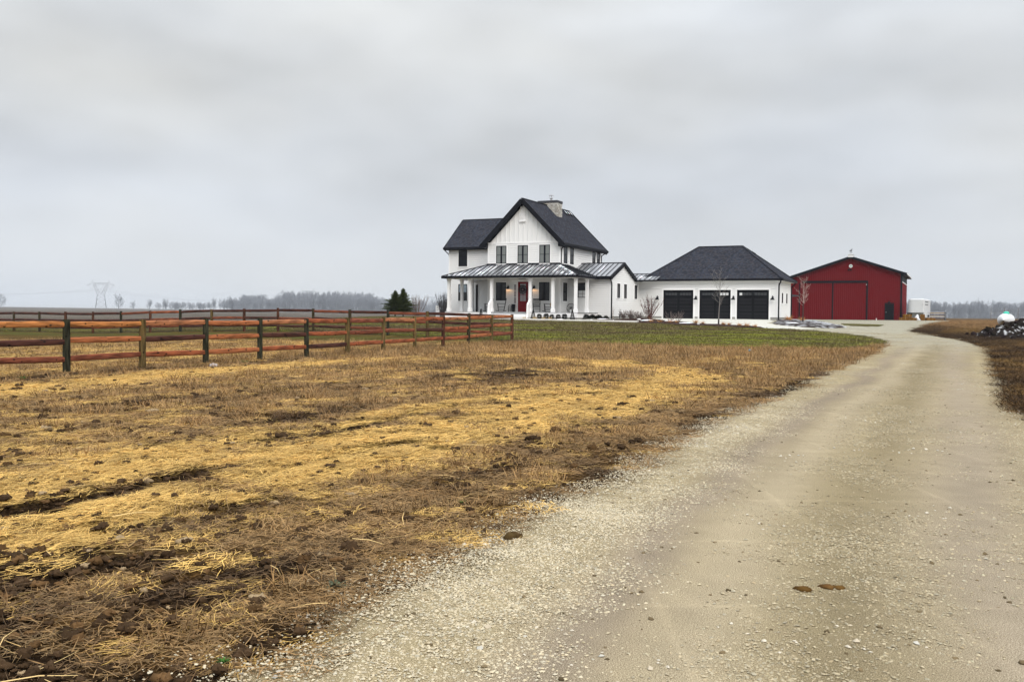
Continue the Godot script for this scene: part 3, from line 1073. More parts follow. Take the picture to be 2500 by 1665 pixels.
func make_gravel_stones():
	rng.seed = 23
	var fine = []
	var coarse = []
	for belt in [[-2.6, -8.0, 46.0], [-8.0, -16.0, 24.0], [-16.0, -30.0, 9.0], [-30.0, -60.0, 3.0]]:
		var z1 = belt[0]
		var z2 = belt[1]
		for k in int((z1 - z2) * (0.6 * -z2 + 4.0) * belt[2]):
			var z = rng.randf_range(z2, z1)
			var x = rng.randf_range(-2.0, 0.6 * -z2 + 2.0)
			var s = gravel_sd.at(x, z)
			if s < -0.25: continue
			var d = left_edge.at(x, z) + 0.35 * nz.get_noise_2d(x * 0.13 + 7.0, z * 0.13)
			var stony = 1.0 - 0.95 * exp(-pow((d - 1.45) / 0.62, 4)) - 0.85 * exp(-pow((d - 3.35) / 0.5, 4))
			stony *= 0.55 + 0.9 * nz.get_noise_2d(x * 0.5 + 9.0, z * 0.5)
			var rim = exp(-pow((s - 0.05) / 0.25, 2))
			if s < 0.0: stony *= 0.25
			var y = elev(x, z) + (0.022 * clampf(s / 0.3, -1.0, 1.0))
			var shoulder = exp(-pow((d - 0.45) / 0.5, 2)) if s > -0.1 else 0.0
			for extra in (2 if rng.randf() < shoulder * 0.7 and z > -18.0 and s > 0.02 else 0):
				var ex = x + rng.randf_range(-0.25, 0.25)
				var ez = z + rng.randf_range(-0.25, 0.25)
				fine.append(spot(ex, ez, elev(ex, ez) + 0.022, rng.randf_range(0.9, 1.35), 1.0, col(Vector3(0.54, 0.47, 0.34) * rng.randf_range(0.8, 1.1))))
			if rng.randf() < stony:
				var mid = exp(-pow((d - 2.45) / 0.36, 2))
				var c = Vector3(0.46, 0.395, 0.275) * rng.randf_range(0.8, 1.1)
				c = c.lerp(Vector3(0.30, 0.25, 0.16), mid * 0.6)
				fine.append(spot(x, z, y, rng.randf_range(0.8, 1.3) * (1.0 + 0.03 * -z), 1.0, col(c)))
			if rng.randf() < 0.26 * rim or rng.randf() < 0.012:
				coarse.append(spot(x, z, y, rng.randf_range(0.7, 1.2), 1.0, col(Vector3(0.54, 0.49, 0.40) * rng.randf_range(0.75, 1.1))))
	var ms = []
	for k in 4: ms.append(stone_clump(400 + k, 110, 0.26, 0.003, 0.0105, 0.55, 0.72, 1.15))
	scatter("gravel_stones", ms, M.stone, fine, "small pale limestone chips lying on the gravel road")
	ms = []
	for k in 3: ms.append(stone_clump(450 + k, 9, 0.3, 0.010, 0.028, 0.65, 0.75, 1.25))
	scatter("coarse_gravel", ms, M.stone, coarse, "larger whitish stones along the rim of the gravel road")

func make_lawn_grass():
	rng.seed = 31
	var l = []
	for k in 26000:
		var z = -rng.randf_range(42.5, 74.0)
		var x = rng.randf_range(-40.0, 21.0)
		if absf(x) > 0.6 * -z: continue
		var s = lawn_sd.at(x, z)
		if s < 0.05: continue
		if bed_sd.at(x, z) > 0.0 and z < -60.0 and x > -9.0: continue
		var c = lawn_color(x, z, s)
		var t = rng.randf_range(0.85, 1.5)
		l.append(spot(x, z, elev(x, z) + 0.02, rng.randf_range(0.9, 1.6), 1.0, Color(c.r * t, c.g * t, c.b * t)))
	var ms = []
	for k in 3: ms.append(blade_clump(500 + k, 46, 0.3, 0.03, 0.075, 0.011, 0.5, 1.3, 0.6, 1.3, 0.3))
	scatter("lawn_grass", ms, M.grass, l, "short green and brown grass of the front lawn")
	# brown grass right of the road
	var r = []
	for k in 26000:
		var z = -rng.randf_range(16.0, 110.0)
		var x = rng.randf_range(8.0, 0.62 * -z + 4.0)
		var s = gravel_sd.at(x, z) if x < 61.0 else -1.0
		if s > -0.1 or x < road_left_x(z) + 3.0: continue
		if x < 24.0 and z < -52.0: continue
		var c = ground_color(x, z) * rng.randf_range(0.8, 1.5)
		r.append(spot(x, z, ground_y(x, z), rng.randf_range(1.0, 1.8), 0.7, col(c)))
	ms = []
	for k in 3: ms.append(blade_clump(540 + k, 70, 0.3, 0.04, 0.13, 0.006, 0.1, 1.0, 0.6, 1.3, 0.3))
	scatter("field_grass", ms, M.grass, r, "brown dead grass of the field to the right of the road")

# ------------------------------------------------------------------ building helpers
func bx(parent, called, material, u0, u1, w0, w1, v0, v1):
	var mb = MB.new()
	mb.box(P((u0 + u1) * 0.5, (w0 + w1) * 0.5, (v0 + v1) * 0.5), Vector3(absf(u1 - u0), absf(w1 - w0), absf(v1 - v0)))
	return part(called, mb, material, parent)

# a wall stands with its lower left corner at p, x to its right, z outwards
func wall_xf(p, side): return Transform3D(Basis(Vector3.UP, PI / 2 if side else 0.0), p)

func board_mesh(length, expo):
	var key = "board%.2f_%.3f" % [length, expo]
	if not mesh_cache.has(key):
		var mb = MB.new()
		var t = 0.046
		var h = expo - 0.028
		mb.quad(Vector3(0, 0, t), Vector3(length, 0, t), Vector3(length, h, 0.03), Vector3(0, h, 0.03))
		mb.quad(Vector3(0, h, 0.03), Vector3(length, h, 0.03), Vector3(length, h, 0), Vector3(0, h, 0))
		mb.quad(Vector3(0, 0, 0), Vector3(length, 0, 0), Vector3(length, 0, t), Vector3(0, 0, t))
		mb.quad(Vector3(0, 0, 0), Vector3(0, 0, t), Vector3(0, h, 0.03), Vector3(0, h, 0))
		mb.quad(Vector3(length, 0, t), Vector3(length, 0, 0), Vector3(length, h, 0), Vector3(length, h, 0.03))
		mesh_cache[key] = mb.done(M.siding)
	return mesh_cache[key]

# outline: counter-clockwise points in the wall's own x, y; boards fill it up to lap_top
func clad_wall(parent, p, side, outline, lap_top, expo = 0.18, name_it = "wall"):
	var mb = MB.new()
	var pts = []
	for q in outline: pts.append(Vector3(q.x, q.y, 0.0))
	mb.prism(pts, Vector3(0, 0, -0.14))
	var wall = part(name_it, mb, M.siding, parent, wall_xf(p, side))
	var y = 0.0
	for q in outline: y = minf(y, q.y)
	while y < lap_top - 0.03:
		var e = minf(expo, lap_top - y)
		var x0 = 1e9
		var x1 = -1e9
		var m = outline.size()
		for k in m:
			var a = outline[k]
			var b = outline[(k + 1) % m]
			var yy = y + e * 0.55
			if (a.y - yy) * (b.y - yy) < 0.0:
				var x = a.x + (b.x - a.x) * (yy - a.y) / (b.y - a.y)
				x0 = minf(x0, x)
				x1 = maxf(x1, x)
		if x1 > x0 + 0.05:
			var o = MeshInstance3D.new()
			o.mesh = board_mesh(x1 - x0, e)
			o.position = Vector3(x0, y, 0.001)
			put(o, "siding_board", wall)
		y += e
	return wall

func strip(parent, called, material, p, side, x0, x1, y0, y1, z0, z1):
	var mb = MB.new()
	mb.box(Vector3((x0 + x1) * 0.5, (y0 + y1) * 0.5, (z0 + z1) * 0.5), Vector3(x1 - x0, y1 - y0, z1 - z0))
	return part(called, mb, material, parent, wall_xf(p, side))

# style: "casement" two leaves with a bar across, "sash" two halves, "single" plain
func window(parent, p, side, w, h, style, pane_mat, pane_low = null, label = ""):
	var xf = wall_xf(p, side)
	var cas = MB.new()
	var c = 0.07
	cas.box(Vector3(-c * 0.5, h * 0.5, 0.04), Vector3(c, h + 2 * c, 0.08))
	cas.box(Vector3(w + c * 0.5, h * 0.5, 0.04), Vector3(c, h + 2 * c, 0.08))
	cas.box(Vector3(w * 0.5, h + c * 0.5, 0.041), Vector3(w - 0.001, c, 0.082))
	cas.box(Vector3(w * 0.5, -c * 0.5, 0.045), Vector3(w - 0.001, c, 0.09))
	var win = part("window", cas, M.trim, parent, xf)
	if label: win.set_meta("label", label)
	var f = 0.055
	var fr = MB.new()
	fr.box(Vector3(f * 0.5 + 0.001, h * 0.5, 0.05), Vector3(f, h - 0.002, 0.074))
	fr.box(Vector3(w - f * 0.5 - 0.001, h * 0.5, 0.05), Vector3(f, h - 0.002, 0.074))
	fr.box(Vector3(w * 0.5, h - f * 0.5 - 0.001, 0.05), Vector3(w - 2 * f - 0.004, f, 0.072))
	fr.box(Vector3(w * 0.5, f * 0.5 + 0.001, 0.05), Vector3(w - 2 * f - 0.004, f, 0.072))
	part("frame", fr, M.frame, win)
	var xs = [[f, w - f]]
	if style == "casement":
		var mu = MB.new()
		mu.box(Vector3(w * 0.5, h * 0.5, 0.05), Vector3(0.13, h - 2 * f - 0.004, 0.07))
		part("mullion", mu, M.frame, win)
		xs = [[f, w * 0.5 - 0.065], [w * 0.5 + 0.065, w - f]]
	var ys = [[f, h - f]]
	if style != "single":
		var m0 = h * 0.5 if style == "sash" else h * 0.485
		ys = [[f, m0 - 0.014], [m0 + 0.014, h - f]]
		for q in xs:
			var ra = MB.new()
			ra.box(Vector3((q[0] + q[1]) * 0.5, m0, 0.055), Vector3(q[1] - q[0] - 0.004, 0.03 if style == "casement" else 0.055, 0.05))
			part("muntin", ra, M.frame, win)
	for q in xs:
		for r in ys.size():
			var pb = MB.new()
			var yy = ys[r]
			pb.box(Vector3((q[0] + q[1]) * 0.5, (yy[0] + yy[1]) * 0.5, 0.054), Vector3(q[1] - q[0] - 0.002, yy[1] - yy[0] - 0.002, 0.012))
			part("pane", pb, pane_low if (pane_low and r == 0) else pane_mat, win)
	return win

func cross_bars(win, x0, x1, y0, y1):
	var mb = MB.new()
	mb.box(Vector3((x0 + x1) * 0.5, (y0 + y1) * 0.5, 0.064), Vector3(0.022, y1 - y0, 0.014))
	mb.box(Vector3((x0 + x1) * 0.5, (y0 + y1) * 0.5, 0.0645), Vector3(x1 - x0, 0.022, 0.014))
	part("muntin", mb, M.frame, win)

# a roof plane: top corners counter-clockwise from above/outside, thickness straight down
func roof_plane(parent, called, material, pts, thick = 0.16):
	var mb = MB.new()
	mb.prism(pts, Vector3.DOWN * thick)
	return part(called, mb, material, parent)

func edge_board(parent, called, material, a, b, deep, wide):
	# a board hung under the line a-b
	var mb = MB.new()
	var z = (b - a).normalized()
	var x = Vector3.UP.cross(z).normalized()
	var y = z.cross(x)
	mb.box((a + b) * 0.5 - Vector3.UP * deep * 0.5, Vector3(wide, deep, (b - a).length()), Basis(x, y, z))
	return part(called, mb, material, parent)

func downpipe(parent, pts, r = 0.045):
	var mb = MB.new()
	var rad = []
	for k in pts: rad.append(r)
	mb.tube(pts, rad, 6)
	return part("downspout", mb, M.black, parent)

# standing-seam roofing between the eave line a-b and the top line d-c (a,b,c,d counter-clockwise from above)
func seam_roof(parent, called, a, b, c, d, pitch, label = "", snow_seed = 0, snow_share = 0.0):
	var mb = MB.new()
	mb.prism([a, b, c, d], Vector3.DOWN * 0.06)
	var deck = part(called, mb, M.seam, parent)
	var e = (b - a).normalized()
	var nn = (b - a).cross(d - a).normalized()
	if (c - b).length_squared() > 0.01: nn = (b - a).cross(c - b).normalized()
	var up = nn.cross(e).normalized()
	var len = (b - a).length()
	var rise = maxf((d - a).dot(up), (c - b).dot(up))
	var dx0 = (d - a).dot(e)
	var dx1 = (c - b).dot(e)
	var rg = RandomNumberGenerator.new()
	rg.seed = snow_seed
	var n = int(ceil(len / pitch))
	for k in n:
		var x0 = k * pitch
		var x1 = minf((k + 1) * pitch, len)
		# how high the panel's two sides run
		var t = []
		for x in [x0, x1]:
			var top = rise
			if dx0 > 0.01 and x < dx0: top = minf(top, rise * x / dx0)
			if dx1 < -0.01 and x > len + dx1: top = minf(top, rise * (len - x) / -dx1)
			t.append(maxf(top, 0.0))
		var g = 0.018
		var lift = nn * 0.006
		var p = [a + e * (x0 + g) + lift, a + e * (x1 - g) + lift, a + e * (x1 - g) + up * maxf(t[1] - 0.02, 0.0) + lift, a + e * (x0 + g) + up * maxf(t[0] - 0.02, 0.0) + lift]
		var pb = MB.new()
		pb.prism(p, -nn * 0.005)
		part("roof_panel", pb, M.metal_roof, deck)
		if t[0] > 0.12:
			var sb = MB.new()
			var s0 = a + e * x0 + nn * 0.022
			sb.bar(s0 + up * 0.01, s0 + up * (t[0] - 0.02), 0.045, 0.05)
			part("seam", sb, M.seam, deck)
		# old snow left on the panel
		if snow_seed > 0:
			for tries in 2:
				if rg.randf() > snow_share: continue
				var hi = minf(t[0], t[1])
				if hi < 0.25: continue
				var y0 = rg.randf_range(0.0, 0.45) * hi
				var y1 = y0 + rg.randf_range(0.25, 0.6) * hi
				y1 = minf(y1, hi - 0.03)
				var wv = rg.randf_range(0.06, 0.26)
				var xa = x0 + 0.03 if rg.randf() < 0.7 else x1 - 0.03 - wv
				snow_strip(deck, a + e * xa + nn * (0.009 + 0.004 * tries), e, up, nn, wv, y0, y1, rg)
	return deck

func snow_strip(parent, o, e, up, nn, w, y0, y1, rg):
	var m = 5
	var l = []
	var r = []
	for k in m + 1:
		var f = float(k) / m
		var s = sin(PI * clampf(f, 0.08, 0.92))
		var y = lerpf(y0, y1, f)
		l.append(o + up * y + e * (rg.randf_range(0.0, 0.25) * w))
		r.append(o + up * y + e * (w * (0.35 + 0.65 * s) * rg.randf_range(0.7, 1.0)))
	var mb = MB.new()
	for k in m:
		mb.quad(l[k], r[k], r[k + 1], l[k + 1])
	part("snow_patch", mb, M.snow, parent)

func barn_lamp(parent, p, side, size = 1.0, called = "wall_lamp"):
	# a gooseneck lamp: plate on the wall, bent arm, conical shade
	var xf = wall_xf(p, side)
	var mb = MB.new()
	mb.box(Vector3(0, 0.02 * size, 0.03), Vector3(0.10, 0.14, 0.05) * size)
	var arm = []
	var rad = []
	for k in 7:
		var a = PI * k / 6.0
		arm.append(Vector3(0, 0.06 * size + sin(a) * 0.10 * size, 0.03 + (1 - cos(a)) * 0.12 * size))
		rad.append(0.016 * size)
	mb.tube(arm, rad, 6)
	var lamp = part(called, mb, M.black, parent, xf)
	var sh = MB.new()
	sh.lathe([Vector2(0.175, -0.145), Vector2(0.17, -0.12), Vector2(0.10, -0.05), Vector2(0.05, -0.01), Vector2(0.045, 0.07), Vector2(0.0, 0.075)].map(func(q): return q * size), 12, Vector3(0, 0.0, 0.27 * size))
	part("lamp_shade", sh, M.black, lamp)
	return lamp

# ------------------------------------------------------------------ the farmhouse
func make_farmhouse():
	bu = 0.0
	bv = 0.0
	by = 1.25
	var h = Node3D.new()
	put(h, "farmhouse", self)
	h.position = O + Vector3.UP * by
	h.rotation.y = YAW
	tag(h, "white two storey farmhouse with dark gable roofs and a wraparound porch", "house")
	# --- gable block
	var base = 1.25
	var eave = 7.28
	var g = eave - base
	var peak = g + 3.21
	var front = [Vector2(0, 0), Vector2(6.42, 0), Vector2(6.42, g), Vector2(3.21, peak), Vector2(0, g)]
	var fw = clad_wall(h, P(-6.42, base, 0), false, front, 7.36 - base)
	# board and batten above the band
	var bb = 7.46 - base
	var panel = MB.new()
	var inset = bb - g
	panel.prism([Vector3(inset, bb, 0.030), Vector3(6.42 - inset, bb, 0.030), Vector3(3.21, peak, 0.030)], Vector3(0, 0, -0.02))
	part("gable_panel", panel, M.siding, fw)
	var band = MB.new()
	band.box(Vector3(3.21, bb - 0.05, 0.035), Vector3(6.42, 0.13, 0.066))
	part("band_board", band, M.trim, fw)
	var x = 0.42
	while x < 6.2:
		var top = g + (x if x < 3.21 else 6.42 - x) - 0.03
		if top > bb + 0.05:
			var ba = MB.new()
			ba.box(Vector3(x, (bb + 0.02 + top) * 0.5, 0.05), Vector3(0.05, top - bb - 0.02, 0.042))
			part("batten", ba, M.siding, fw)
		x += 0.40
	# louvred vent in the gable
	var vb = MB.new()
	vb.box(Vector3(3.15, 8.49, 0.055), Vector3(0.46, 1.16, 0.05))
	var vent = part("gable_vent", vb, M.trim, fw)
	for k in 9:
		var lb = MB.new()
		lb.box(Vector3(3.15, 7.99 + k * 0.118, 0.088), Vector3(0.38, 0.02, 0.045), Basis(Vector3.RIGHT, 0.6))
		part("louvre", lb, M.trim, vent)
	var sb = MB.new()
	sb.box(Vector3(3.15, 7.88, 0.10), Vector3(0.54, 0.07, 0.14))
	part("sill", sb, M.trim, vent)
	# the right side of the block, the corners
	clad_wall(h, P(0, base, 0.142), true, [Vector2(0, 0), Vector2(9.4, 0), Vector2(9.4, g), Vector2(0, g)], g)
	clad_wall(h, P(0, base, 9.6), false, [Vector2(-6.42, 0), Vector2(0, 0), Vector2(0, g), Vector2(-3.21, peak), Vector2(-6.42, g)], 0.0, 0.18, "rear_wall")
	bx(h, "side_wall", M.siding, -6.42, -6.30, base, eave, 0.142, 9.4)
	for q in [[-6.44, -6.33], [-0.09, 0.055]]: bx(h, "corner_board", M.trim, q[0], q[1], base, 7.2, -0.056, 0.0)
	bx(h, "corner_board", M.trim, 0.0, 0.056, base, 7.2, 0.002, 0.10)
	bx(h, "corner_board", M.trim, 0.0, 0.056, base, 7.2, 9.44, 9.54)
	# upper windows, front
	for u in [-5.65, -3.71, -1.78]: window(h, P(u, 5.72, -0.002), false, 0.93, 1.48, "casement", M.glass_blind)
	# lower windows either side of the door
	for u in [-5.65, -1.78]: window(h, P(u, 2.70, -0.002), false, 0.93, 1.5, "casement", M.glass_curtain)
	# right side windows
	for v in [0.56, 1.96]: window(h, P(0.002, 5.72, v), true, 0.82, 1.43, "sash", M.glass_dark)
	for v in [7.22, 8.38]: window(h, P(0.002, 5.72, v), true, 0.8, 1.43, "sash", M.glass_curtain)
	window(h, P(0.002, 2.68, 0.52), true, 0.87, 1.5, "sash", M.glass_dark)
	# --- front door
	bx(h, "door_casing", M.trim, -3.77, -3.66, 1.78, 4.36, -0.075, -0.002)
	bx(h, "door_casing", M.trim, -2.74, -2.63, 1.78, 4.36, -0.075, -0.002)
	bx(h, "door_casing", M.trim, -4.24, -2.16, 4.25, 4.40, -0.085, -0.003)
	var db = MB.new()
	db.box(P(-3.2, 3.01, -0.03), Vector3(0.92, 2.46, 0.05))
	var door = part("front_door", db, M.red_door, h)
	door.set_meta("label", "red front door with a glazed upper half")
	for row in [[2.66, 3.14], [3.17, 3.62], [3.65, 4.08]]:
		for cx in [-3.335, -3.065]:
			var gl = MB.new()
			gl.box(P(cx, (row[0] + row[1]) * 0.5, -0.058), Vector3(0.24, row[1] - row[0], 0.008))
			part("pane", gl, M.door_glass, door)
	for q in [[2.12, 0.42], [2.5, 0.16]]:
		var rp = MB.new()
		rp.box(P(-3.2, q[0], -0.06), Vector3(0.6, q[1], 0.014))
		part("door_panel", rp, M.red_door, door)
	var hb = MB.new()
	hb.box(P(-2.84, 2.85, -0.08), Vector3(0.03, 0.22, 0.05))
	part("handle", hb, M.black, door)
	for s in [-4.09, -2.62]:
		var sl = MB.new()
		sl.box(P(s + 0.17, 3.02, -0.02), Vector3(0.36, 2.46, 0.035))
		var side = part("sidelight", sl, M.trim, h)
		for k in 3:
			var pb = MB.new()
			pb.box(P(s + 0.17, 2.72 + k * 0.53, -0.042), Vector3(0.2, 0.5, 0.008))
			part("pane", pb, M.door_glass, side)
	bx(h, "name_strip", M.iron, -3.62, -2.98, 4.46, 4.53, -0.05, -0.026)
	var lamps = []
	for u in [-4.50, -2.18]: lamps.append(barn_lamp(h, P(u, 3.80, -0.024), false, 1.0, "porch_lamp"))
	for l in lamps:
		l.set_meta("label", "lit black gooseneck lamp on the porch wall")
		var bulb = MB.new()
		bulb.blob(Vector3(0, -0.10, 0.27), 0.035, 1, 0.0, 8, 5)
		var em = mat(0.9, 0.8, 0.6)
		em.emission_enabled = true
		em.emission = Color(1.0, 0.80, 0.55)
		em.emission_energy_multiplier = 4.0
		part("bulb", bulb, em, l)
		var om = OmniLight3D.new()
		om.light_color = Color(1.0, 0.74, 0.48)
		om.light_energy = 0.07
		om.light_size = 0.035
		om.omni_range = 12.0
		om.omni_attenuation = 2.0
		om.shadow_enabled = true
		om.position = Vector3(0, -0.10, 0.27)
		put(om, "lamp_light", l)
	# --- main roof
	var ru = -3.22
	var rw = 10.97
	var v0 = -0.42
	var v1 = 9.98
	roof_plane(h, "roof", M.shingle, [P(0.45, 7.30, v0), P(0.45, 7.30, v1), P(ru, rw, v1), P(ru, rw, v0)], 0.22)
	roof_plane(h, "roof", M.shingle, [P(-6.89, 7.30, v1), P(-6.89, 7.30, v0), P(ru, rw, v0), P(ru, rw, v1)], 0.22)
	for s in [-1, 1]:
		var e = P(ru + s * 3.72, 7.255, v0 - 0.03)
		var r = P(ru, rw + 0.028, v0 - 0.03)
		edge_board(h, "rake_board", M.black, e, r, 0.37, 0.05)
		var e2 = P(ru + s * 3.72, 7.255, v1 + 0.03)
		edge_board(h, "rake_board", M.black, e2, P(ru, rw + 0.028, v1 + 0.03), 0.37, 0.05)
		# boxed return at the foot of the gable
		bx(h, "cornice_return", M.black, ru + s * 3.2, ru + s * 3.66, 7.03, 7.3, v0 - 0.02, 0.1)
		bx(h, "soffit", M.black, ru + s * 3.21, ru + s * 3.66, 7.06, 7.09, 0.1, v1)
		bx(h, "gutter", M.black, ru + s * 3.60, ru + s * 3.76, 7.13, 7.30, v0 - 0.01, v1 + 0.01)
	bx(h, "ridge_cap", M.seam, ru - 0.09, ru + 0.09, rw - 0.03, rw + 0.03, v0, v1)
	for v in [8.1, 8.75, 9.35]:
		var rv = MB.new()
		rv.prism([P(-2.92, 10.68, v - 0.12), P(-2.62, 10.38, v - 0.12), P(-2.62, 10.52, v - 0.12), P(-2.92, 10.82, v - 0.12)], P(0, 0, 0.24) - P(0, 0, 0))
		var vent2 = part("roof_vent", rv, M.seam, h)
		var sc = MB.new()
		sc.quad(P(-2.64, 10.565, v - 0.1), P(-2.64, 10.565, v + 0.05), P(-2.9, 10.825, v + 0.05), P(-2.9, 10.825, v - 0.1))
		part("snow_patch", sc, M.snow, vent2)
	# --- chimney of ledge stone
	var cu0 = -3.97
	var cu1 = -2.24
	var cv0 = 4.67
	var cv1 = 5.84
	var core = MB.new()
	core.box(P((cu0 + cu1) * 0.5, 10.3, (cv0 + cv1) * 0.5), Vector3(cu1 - cu0 - 0.06, 1.9, cv1 - cv0 - 0.06))
	var chim = part("chimney", core, M.found, h)
	var rg = RandomNumberGenerator.new()
	rg.seed = 19
	var y = 9.55
	while y < 11.14:
		var ch = rg.randf_range(0.09, 0.16)
		for side in 2:
			var from = cu0 if side == 0 else cv0
			var to = cu1 if side == 0 else cv1
			var t = from
			while t < to - 0.02:
				var ln = minf(rg.randf_range(0.14, 0.42), to - t)
				var st = MB.new()
				var pr = rg.randf_range(0.0, 0.025)
				if side == 0: st.box(P(t + ln * 0.5, y + ch * 0.5, cv0 + 0.03 - pr), Vector3(ln - 0.012, ch - 0.012, 0.06 + pr))
				else: st.box(P(cu1 - 0.03 + pr, y + ch * 0.5, t + ln * 0.5), Vector3(0.06 + pr, ch - 0.012, ln - 0.012))
				part("stone", st, M.stones[rg.randi() % 5], chim)
				t += ln
		y += ch
	bx(h, "chimney_cap", M.stone_cap, cu0 - 0.05, cu1 + 0.05, 11.15, 11.34, cv0 - 0.05, cv1 + 0.05)
	var flue = MB.new()
	flue.lathe([Vector2(0.09, 0), Vector2(0.09, 0.22), Vector2(0.15, 0.22), Vector2(0.15, 0.26), Vector2(0.13, 0.26)], 10, P(-2.98, 11.34, 5.2))
	for k in 4:
		var a = TAU * k / 4 + 0.5
		flue.bar(P(-2.98 + cos(a) * 0.13, 11.58, 5.2 + sin(a) * 0.13), P(-2.98 + cos(a) * 0.17, 11.84, 5.2 + sin(a) * 0.17), 0.025, 0.025)
	flue.lathe([Vector2(0.19, 0.49), Vector2(0.19, 0.52), Vector2(0.0, 0.54)], 10, P(-2.98, 11.34, 5.2))
	part("flue_pipe", flue, M.galv, h)
	# --- left wing, set back
	var lb = 7.30 - base
	clad_wall(h, P(-11.75, base, 3.0), false, [Vector2(0, 0), Vector2(5.36, 0), Vector2(5.36, lb), Vector2(0, lb)], lb)
	bx(h, "side_wall", M.siding, -11.74, -11.6, base, 7.6, 3.142, 9.2)
	var lg = MB.new()
	lg.prism([P(-11.75, 7.3, 9.2), P(-11.75, 7.3, 3.14), P(-11.75, 9.6, 6.1)], P(0.14, 0, 0) - P(0, 0, 0))
	part("gable_panel", lg, M.siding, h)
	bx(h, "rear_wall", M.siding, -11.6, -6.43, base, 7.4, 9.06, 9.2)
	bx(h, "corner_board", M.trim, -11.77, -11.65, base, 7.25, 2.944, 3.0)
	window(h, P(-10.78, 5.72, 2.998), false, 0.86, 1.46, "sash", M.glass_dark)
	var lw = window(h, P(-10.79, 2.71, 2.998), false, 0.88, 1.47, "sash", M.glass_sky_painted, M.glass_curtain)
	cross_bars(lw, 0.055, 0.825, 0.75, 1.415)
	roof_plane(h, "roof", M.shingle, [P(-12.05, 7.36, 2.62), P(-5.0, 7.36, 2.62), P(-5.0, 10.12, 6.15), P(-12.05, 10.12, 6.15)], 0.2)
	roof_plane(h, "roof", M.shingle, [P(-5.0, 7.36, 9.68), P(-12.05, 7.36, 9.68), P(-12.05, 10.12, 6.15), P(-5.0, 10.12, 6.15)], 0.2)
	edge_board(h, "rake_board", M.black, P(-12.08, 7.37, 2.6), P(-12.08, 10.14, 6.15), 0.28, 0.05)
	edge_board(h, "rake_board", M.black, P(-12.08, 7.37, 9.7), P(-12.08, 10.14, 6.15), 0.28, 0.05)
	bx(h, "gutter", M.black, -12.12, -6.5, 7.19, 7.37, 2.5, 2.66)
	bx(h, "soffit", M.black, -12.03, -6.43, 7.14, 7.17, 2.6, 2.998)
	bx(h, "ridge_cap", M.seam, -12.05, -4.4, 10.09, 10.15, 6.06, 6.24)
	downpipe(h, [P(-12.0, 7.2, 2.6), P(-11.98, 7.08, 2.7), P(-11.82, 6.8, 3.05), P(-11.80, 6.6, 3.12), P(-11.80, 1.4, 3.12)])
	downpipe(h, [P(-6.52, 7.18, 2.75), P(-6.5, 7.0, 2.92), P(-6.5, 5.2, 2.92)], 0.04)
	bx(h, "downspout", M.black, -9.04, -8.88, 1.79, 4.12, 2.88, 2.97)
	# --- right wing with its metal roof
	var wf = 1.85
	clad_wall(h, P(0.034, base, wf), false, [Vector2(0, 0), Vector2(3.626, 0), Vector2(3.626, 4.62 - base), Vector2(0, 4.62 - base)], 4.55 - base)
	var wl = 5.9
	var e0 = 4.62 - base
	clad_wall(h, P(3.66, base + 0.25, wf + 0.142), true, [Vector2(-0.14, 0), Vector2(7.36, 0), Vector2(7.36, e0 - 0.25), Vector2(5.7, e0 - 0.25), Vector2(2.81, 5.72 - base - 0.25), Vector2(-0.1, e0 - 0.25)], 4.3)
	bx(h, "foundation", M.found, 0.04, 3.64, 1.05, 1.5, wf + 0.01, wf + 0.2)
	bx(h, "foundation", M.found, 3.5, 3.655, 1.05, 1.5, wf, 9.3)
	bx(h, "corner_board", M.trim, 3.57, 3.718, base + 0.2, 4.5, wf - 0.056, wf)
	bx(h, "corner_board", M.trim, 3.66, 3.717, base + 0.2, 4.5, wf + 0.002, wf + 0.11)
	bx(h, "wing_rear_wall", M.siding, 0.04, 3.5, base, 4.6, 9.2, 9.3)
	var ww = window(h, P(0.86, 2.98, wf - 0.002), false, 0.85, 1.22, "sash", M.glass_dark, M.glass_bright_painted, "window with lower panes painted white as if lit on the right wing")
	cross_bars(ww, 0.055, 0.795, 0.055, 0.585)
	for q in [[3.23, 0.70], [4.99, 0.70], [7.86, 0.70]]: window(h, P(3.662, 2.99, q[0]), true, q[1], 1.18, "single", M.glass_dark)
	var wr = 5.93
	seam_roof(h, "metal_roof", P(0.0, 4.70, 1.45), P(3.84, 4.70, 1.45), P(3.84, wr, 4.8), P(0.0, wr, 4.8), 0.42, "", 61, 0.18)
	seam_roof(h, "metal_roof", P(3.84, 4.70, 8.15), P(0.0, 4.70, 8.15), P(0.0, wr, 4.8), P(3.84, wr, 4.8), 0.42)
	bx(h, "ridge_cap", M.black, 0.0, 3.86, wr - 0.03, wr + 0.035, 4.70, 4.90)
	edge_board(h, "rake_board", M.black, P(3.84, 4.685, 1.42), P(3.84, wr + 0.02, 4.8), 0.27, 0.07)
	edge_board(h, "rake_board", M.black, P(3.84, 4.685, 8.18), P(3.84, wr + 0.02, 4.8), 0.27, 0.07)
	bx(h, "gutter", M.black, 2.2, 3.88, 4.50, 4.69, 1.36, 1.50)
	bx(h, "soffit", M.black, 0.1, 3.82, 4.46, 4.49, 1.5, 1.848)
	downpipe(h, [P(3.72, 4.55, 1.5), P(3.74, 4.40, 1.6), P(3.76, 4.14, 1.76), P(3.76, 4.0, 1.79), P(3.76, 1.3, 1.79)], 0.055)
	# the low link towards the garage
	seam_roof(h, "metal_roof", P(1.6, 4.62, 8.0), P(5.6, 4.62, 8.0), P(5.6, 5.24, 10.4), P(1.6, 5.24, 10.4), 0.42, "", 71, 0.3)
	bx(h, "gutter", M.black, 3.7, 4.4, 4.47, 4.62, 7.95, 8.08)
	bx(h, "ridge_cap", M.black, 1.6, 5.6, 5.22, 5.27, 10.3, 10.5)
